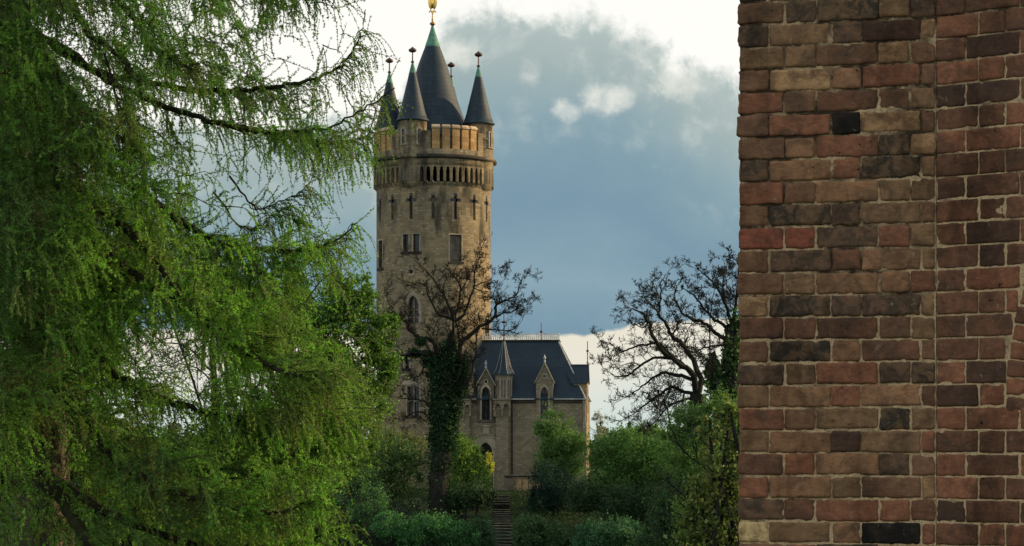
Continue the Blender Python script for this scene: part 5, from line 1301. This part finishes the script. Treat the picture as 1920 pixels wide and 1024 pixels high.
# ------------------------------------------------------------------ the larch (foreground left)
DENS = """865345677777765210
863344666766640020
864345666655530230
987554556656522431
998744554555545313
998855555445544340
999977653344555553
999988743344443440
999998865543222330
999999887632111120
999999877642211120
999998657876555431
999999767999876530
999999888999986420
999999889999986410
999998756899986420
999986423699987642
999887433489999873
988888754478999973
856899876789999862
733789999888999861
743688999988888730
854578899998874100
864468899999875300
754568889999862100
754577888999886420""".split('\n')
def dens(px, py):
    c = int(px // 40); r = int(py // 40)
    if c < 0: return 8 if py < 760 else 6
    if r < 0: return [8, 8, 7, 7, 7, 7, 7, 7, 7, 6, 6, 5, 5, 4, 3, 1, 0, 0][c] if c < 18 else 0
    if c >= 18 or r >= 26: return 0
    return int(DENS[r][c])
def build_larch():
    rng = np.random.RandomState(11); Y0 = 21.0
    base = P(92, 1500, Y0); base[2] = float(hgt(base[0], base[1])) - .1
    root = empty('larch_tree', base); off = base
    tag(root, 'large larch with drooping bright green needled twigs filling the left side', 'tree')
    tr = smooth_poly([base - off, P(84, 1024, Y0) - off, P(78, 840, Y0) - off, P(62, 600, Y0) - off, P(40, 300, Y0) - off, P(20, 0, Y0) - off, P(5, -400, Y0) - off, P(0, -900, Y0) - off], 10)
    rad = np.linspace(.27, .10, len(tr))
    # fissured bark: trunk as a ridged tube
    V, q = tube_arrays(tr[None], rad[None], 40); 
    ax = np.repeat(tr, 40, axis=0); d = V - ax; nn = np.linalg.norm(d, axis=1, keepdims=True); ang = np.tile(np.arange(40), len(tr))
    lim = (vnoise(np.stack([ang * .45, ang * 0, ax[:, 2] * 3.0], -1), 1.0, 4) - .5) * .12; V = ax + d * (1 + lim[:, None])
    link_mesh('trunk', grid_mesh('trunk', V, q, smooth=True), BARK_LARCH, root)
    # main limbs: (pixel, pixel, depth)
    L = [
        ([(15, -60, 21), (90, -30, 20), (130, 0, 19.5), (165, 60, 19), (190, 80, 18.7), (225, 110, 18.5), (250, 150, 18.3)], .045, .012),
        ([(15, -100, 21), (150, -60, 20), (240, 20, 19.3), (280, 80, 19), (310, 105, 18.8), (360, 130, 18.5)], .04, .01),
        ([(30, 60, 21), (120, 90, 20.5), (200, 150, 20), (300, 195, 19.5), (400, 228, 19.2), (470, 246, 19), (540, 248, 18.8), (610, 240, 18.6), (680, 205, 18.4), (740, 165, 18.3)], .036, .0045),
        ([(400, 228, 19.2), (470, 240, 19.4), (540, 256, 19.6), (600, 266, 19.7), (650, 266, 19.8), (700, 248, 19.9)], .022, .005),
        ([(20, 20, 21), (150, 120, 20.5), (300, 160, 20), (420, 170, 19.6), (500, 165, 19.4), (560, 155, 19.3), (620, 135, 19.2), (655, 105, 19.1), (675, 65, 19.1), (685, 18, 19.1)], .032, .004),
        ([(10, -150, 21), (200, -120, 20), (400, -60, 19.5), (520, -20, 19.3), (600, -5, 19.2), (650, -10, 19.2)], .04, .006),
        ([(15, -220, 21), (250, -170, 20.5), (420, -90, 20.2), (520, -40, 20)], .04, .008),
        ([(45, 300, 21), (100, 330, 20.5), (160, 370, 20), (230, 420, 19.5), (280, 480, 19), (335, 545, 18.8), (380, 590, 18.7)], .06, .02),
        ([(50, 360, 21), (120, 420, 20.3), (200, 480, 19.8), (235, 505, 19.3), (280, 535, 19), (330, 562, 18.8), (380, 600, 18.6), (430, 640, 18.5), (480, 670, 18.4), (540, 700, 18.3), (600, 705, 18.3)], .065, .012),
        ([(45, 250, 21), (150, 290, 20.6), (280, 370, 20.2), (360, 430, 20), (430, 462, 19.8), (500, 468, 19.7), (560, 470, 19.6), (620, 455, 19.5), (670, 418, 19.5)], .045, .006),
        ([(60, 480, 21), (110, 500, 20.2), (170, 512, 19.7), (230, 560, 19.2)], .045, .015),
        ([(62, 600, 21), (110, 620, 20.5), (160, 660, 20.2), (225, 708, 20), (300, 746, 19.8), (360, 764, 19.7), (430, 782, 19.6), (500, 796, 19.6), (580, 800, 19.6), (650, 790, 19.6)], .04, .008),
        ([(60, 540, 21), (120, 590, 20.6), (200, 690, 20), (260, 720, 19.8), (300, 745, 19.7)], .05, .02),
        ([(70, 700, 21), (140, 760, 20), (200, 850, 19.3), (270, 900, 18.9), (340, 930, 18.6), (430, 950, 18.4), (520, 960, 18.4), (600, 930, 18.4)], .05, .008),
        ([(72, 760, 21), (60, 870, 19.5), (110, 930, 19), (150, 990, 18.7), (190, 1060, 18.4)], .07, .04),
        ([(70, 720, 21), (160, 800, 20.3), (260, 860, 20), (380, 880, 19.8), (480, 880, 19.7), (560, 850, 19.6), (630, 830, 19.6)], .04, .006),
        ([(76, 880, 21), (200, 960, 20), (330, 1010, 19.5), (450, 1030, 19.2), (560, 1020, 19), (640, 990, 19)], .045, .006),
        ([(40, 180, 21), (90, 230, 19.8), (100, 320, 19), (130, 420, 18.7)], .03, .01), ([(20, -40, 21), (60, 60, 19.6), (120, 160, 18.8), (200, 240, 18.5), (280, 300, 18.4)], .035, .01),
        ([(50, 420, 21), (180, 440, 21), (330, 500, 21), (430, 560, 21), (520, 620, 21), (600, 640, 21)], .04, .008), ([(40, 250, 21), (-60, 330, 20.5), (-160, 420, 20)], .05, .015), ([(60, 560, 21), (-40, 620, 20), (-140, 700, 19.6)], .05, .015),
        ([(66, 650, 21), (20, 720, 19.6), (10, 820, 19), (0, 940, 18.8)], .035, .01),
        ([(200, 112, 18.6), (222, 190, 18.5), (240, 230, 18.4), (252, 300, 18.4)], .010, .004), ([(195, 100, 18.6), (215, 170, 18.6), (228, 240, 18.6), (232, 300, 18.6)], .008, .003),
        ([(430, 330, 20), (480, 390, 20), (540, 370, 20), (580, 345, 20)], .010, .003), ([(400, 360, 20), (460, 430, 20), (510, 405, 20), (548, 380, 20)], .009, .003),
    ]
    limbs = []; nodes = []; 
    for pts, r0, r1 in L:
        pl = smooth_poly([P(*p) - off for p in pts], 7); pl[2:-1] += rng.normal(size=(len(pl) - 3, 3)) * .008; rr = np.linspace(1, 0, len(pl)) ** 1.2 * (r0 - r1) + r1
        limbs.append((pl, rr)); nodes.append(pl)
    tubes_mesh('limbs', [(limbs, 8)], BARK_LIMB, root)
    nodes = np.concatenate(nodes)
    # attractors
    at = []; dn = []
    for r in range(-6, 27):
        for c in range(-5, 18):
            dv = dens(c * 40 + 1, r * 40 + 1)
            if dv == 0: continue
            k = rng.poisson(8.5 * (dv / 9) ** 1.75 * (1.5 if (c < 4 and r < 19) else 1))
            if c < -1 or r < -2: k = int(k * .5)
            for _ in range(k):
                px = c * 40 + rng.uniform(0, 40); py = r * 40 + rng.uniform(0, 40) - 14
                Yd = (rng.uniform(18.0, 20.7) if rng.rand() < .75 else rng.uniform(20.7, 23)) if px < 200 else (rng.uniform(18.0, 22.5) if px < 450 else rng.uniform(18.2, 20.6))
                at.append(P(px, py, Yd) - off); dn.append(dv)
    at = np.array(at); dn = np.array(dn)
    for i in range(len(at)):       # foliage gathers along the boughs
        d_ = nodes - at[i]; j = np.argmin((d_ ** 2).sum(1)); D_ = np.linalg.norm(d_[j])
        if dn[i] > 4 and D_ < 1.3: at[i] += (d_[j] + np.array([0, 0, -.06])) * rng.uniform(0, .62)
    # connect nearest first
    near = np.array([np.min(((nodes - a) ** 2).sum(1)) for a in at]); order = np.argsort(near)
    cap = np.empty((len(nodes) + len(at) * 5, 3)); cap[:len(nodes)] = nodes; m = len(nodes)
    sec = []; spray = []
    for i in order:
        a = at[i]; dd = cap[:m] - a; d2 = (dd ** 2 * np.array([1, 1, 1.0])).sum(1) + np.where(dd[:, 2] < 0, .05, 0) + np.where(dd[:, 0] > 0.1, .12, 0); j = int(np.argmin(d2)); s = cap[j].copy(); v = a - s; D = np.linalg.norm(v)
        if D < .04: spray.append((s, a + np.array([.05, 0, -.02]), dn[i])); continue
        mid1 = s + v * .35 + np.array([0, 0, .10 * D]) + rng.normal(size=3) * .05 * D; mid2 = s + v * .7 + np.array([0, 0, .08 * D]) + rng.normal(size=3) * .05 * D
        pl = smooth_poly([s, mid1, mid2, a], 2)
        r0 = min(.010, .003 + .006 * D); sec.append((pl, np.linspace(r0, .0018, len(pl))))
        ks = [pl[2], pl[4], pl[6]] if D > .15 else [pl[6]]
        for k in ks: cap[m] = k; m += 1
        spray.append((pl[3], a, dn[i]))
        if D > .5: spray.append((pl[1], pl[4], dn[i]))
    for pl, rr in limbs:
        for i_ in range(len(pl) // 4, len(pl) - 1):
            qx = (pl[i_] + off); ppx = qx[0] / qx[1] * F + CX; ppy = HY - (qx[2] - EYE) / qx[1] * F; dv_ = dens(ppx, ppy)
            if dv_ > 0: spray.append((pl[i_], pl[i_ + 1], max(dv_, 3)))
    # hanging twigs
    TW = []; TR = []; TD = []
    for (s, a, dv) in spray:
        n = rng.randint(3, 6) if dv > 4 else rng.randint(2, 5)
        for _ in range(n):
            f = rng.rand(); p = s * (1 - f) + a * f; hz = (a - s)[:2]; hz = hz / (np.linalg.norm(hz) + 1e-6)
            Lh = rng.uniform(.14, .46) if dv > 4 else rng.uniform(.14, .48)
            d0 = np.array([hz[0] * .6 + (.25 if dv < 8 else .7), hz[1] * .6, (.15 if dv < 8 else -.2)]) + rng.normal(size=3) * .4; d0 /= np.linalg.norm(d0); 
            droop = (rng.uniform(.35, 1.0) if rng.rand() < (.78 if dv < 8 else .42) else rng.uniform(-.25, .3)); k = 6; pts = [p]; d = d0
            for _k in range(k - 1):
                d = d + np.array([0, 0, -droop * .8]) + rng.normal(size=3) * .12; d /= np.linalg.norm(d); pts.append(pts[-1] + d * Lh / (k - 1))
            TW.append(pts); TR.append(np.linspace(.0030, .0014, k)); TD.append(dv)
    TW = np.array(TW); TR = np.array(TR); TD = np.array(TD)
    V1, q1 = tube_arrays(TW, TR, 3); me = grid_mesh('twigs', V1, q1, smooth=True); link_mesh('twigs', me, TWIG, root).__setitem__('kind', 'stuff')
    tubes_mesh('branches', [(sec, 4)], BARK_LIMB, root)['kind'] = 'stuff'
    # needle tufts
    cents = []; axes = []; dd = []; tid = []; twr = rng.uniform(.55, 1.55, len(TW))
    nt = 20
    for j in range(nt):
        f = (j + rng.rand(len(TW))) / nt * 5; i0 = np.minimum(f.astype(int), 4); fr = (f - i0)[:, None]; I = np.arange(len(TW))
        p = TW[I, i0] * (1 - fr) + TW[I, i0 + 1] * fr; t = TW[I, i0 + 1] - TW[I, i0]; t /= np.linalg.norm(t, axis=1, keepdims=True)
        keep = rng.rand(len(TW)) < np.where(TD > 4, .95, .8); cents.append(p[keep]); axes.append(t[keep]); dd.append(TD[keep]); tid.append(twr[keep])
    cents = np.concatenate(cents); axes = np.concatenate(axes); dd = np.concatenate(dd); tid = np.concatenate(tid); n = len(cents)
    NB = 5; Vn = np.empty((n, NB, 3, 3), np.float32)
    o = rng.normal(size=(n, 3)); o -= axes * (o * axes).sum(1, keepdims=True); o /= np.linalg.norm(o, axis=1, keepdims=True)
    ln0 = rng.uniform(.017, .030, n) * np.where(dd > 4, 1.0, .7)
    for b in range(NB):
        dr = o * .45 + rng.normal(size=(n, 3)) * .42 + axes * .55; dr /= np.linalg.norm(dr, axis=1, keepdims=True)
        sd = np.cross(dr, rng.normal(size=(n, 3))); sd /= np.linalg.norm(sd, axis=1, keepdims=True); ln = (ln0 * rng.uniform(.7, 1.25, n))[:, None]
        Vn[:, b, 0] = cents - sd * .0030; Vn[:, b, 1] = cents + sd * .0052 + dr * ln * .45; Vn[:, b, 2] = cents + dr * ln
    hue = vnoise(cents, .9, 3); h2 = vnoise(cents, 3.1, 6); rnd = rng.uniform(.8, 1.2, n) * tid
    fresh = np.array([.205, .41, .06]); deep = np.array([.105, .235, .055]); olive = np.array([.21, .24, .09])
    w = np.clip((hue - .40) * 3.2, 0, 1)[:, None]; cc = deep * (1 - w) + fresh * w; w2 = np.clip((h2 - .6) * 3, 0, 1)[:, None]; cc = cc * (1 - w2) + olive * w2; cc *= rnd[:, None]
    me = np_mesh('needles', Vn.reshape(-1, 3), 3, np.repeat(cc, NB, axis=0)); ob_ = link_mesh('needles', me, NEEDLE, root); ob_['kind'] = 'stuff'
    # small dark cones along the twigs
    idx = rng.choice(n, 1500, replace=False); pc = cents[idx]; Oc = np.array([[1, 0, 0], [0, 1, 0], [-1, 0, 0], [0, -1, 0]]) * .008
    Vc = []
    for a_, b_ in ((0, 1), (1, 2), (2, 3), (3, 0)):
        for s_ in (1, -1): Vc.append(np.stack([pc + Oc[a_], pc + Oc[b_], pc + np.array([0, 0, s_ * .013])], 1))
    me = np_mesh('cones', np.concatenate(Vc).reshape(-1, 3), 3); link_mesh('cones', me, simple('larch_cone', (.035, .025, .015), .9), root)['kind'] = 'stuff'
build_larch()

scene.render.engine = 'CYCLES'
scene.cycles.max_bounces = 6; scene.cycles.transparent_max_bounces = 4; scene.cycles.diffuse_bounces = 3
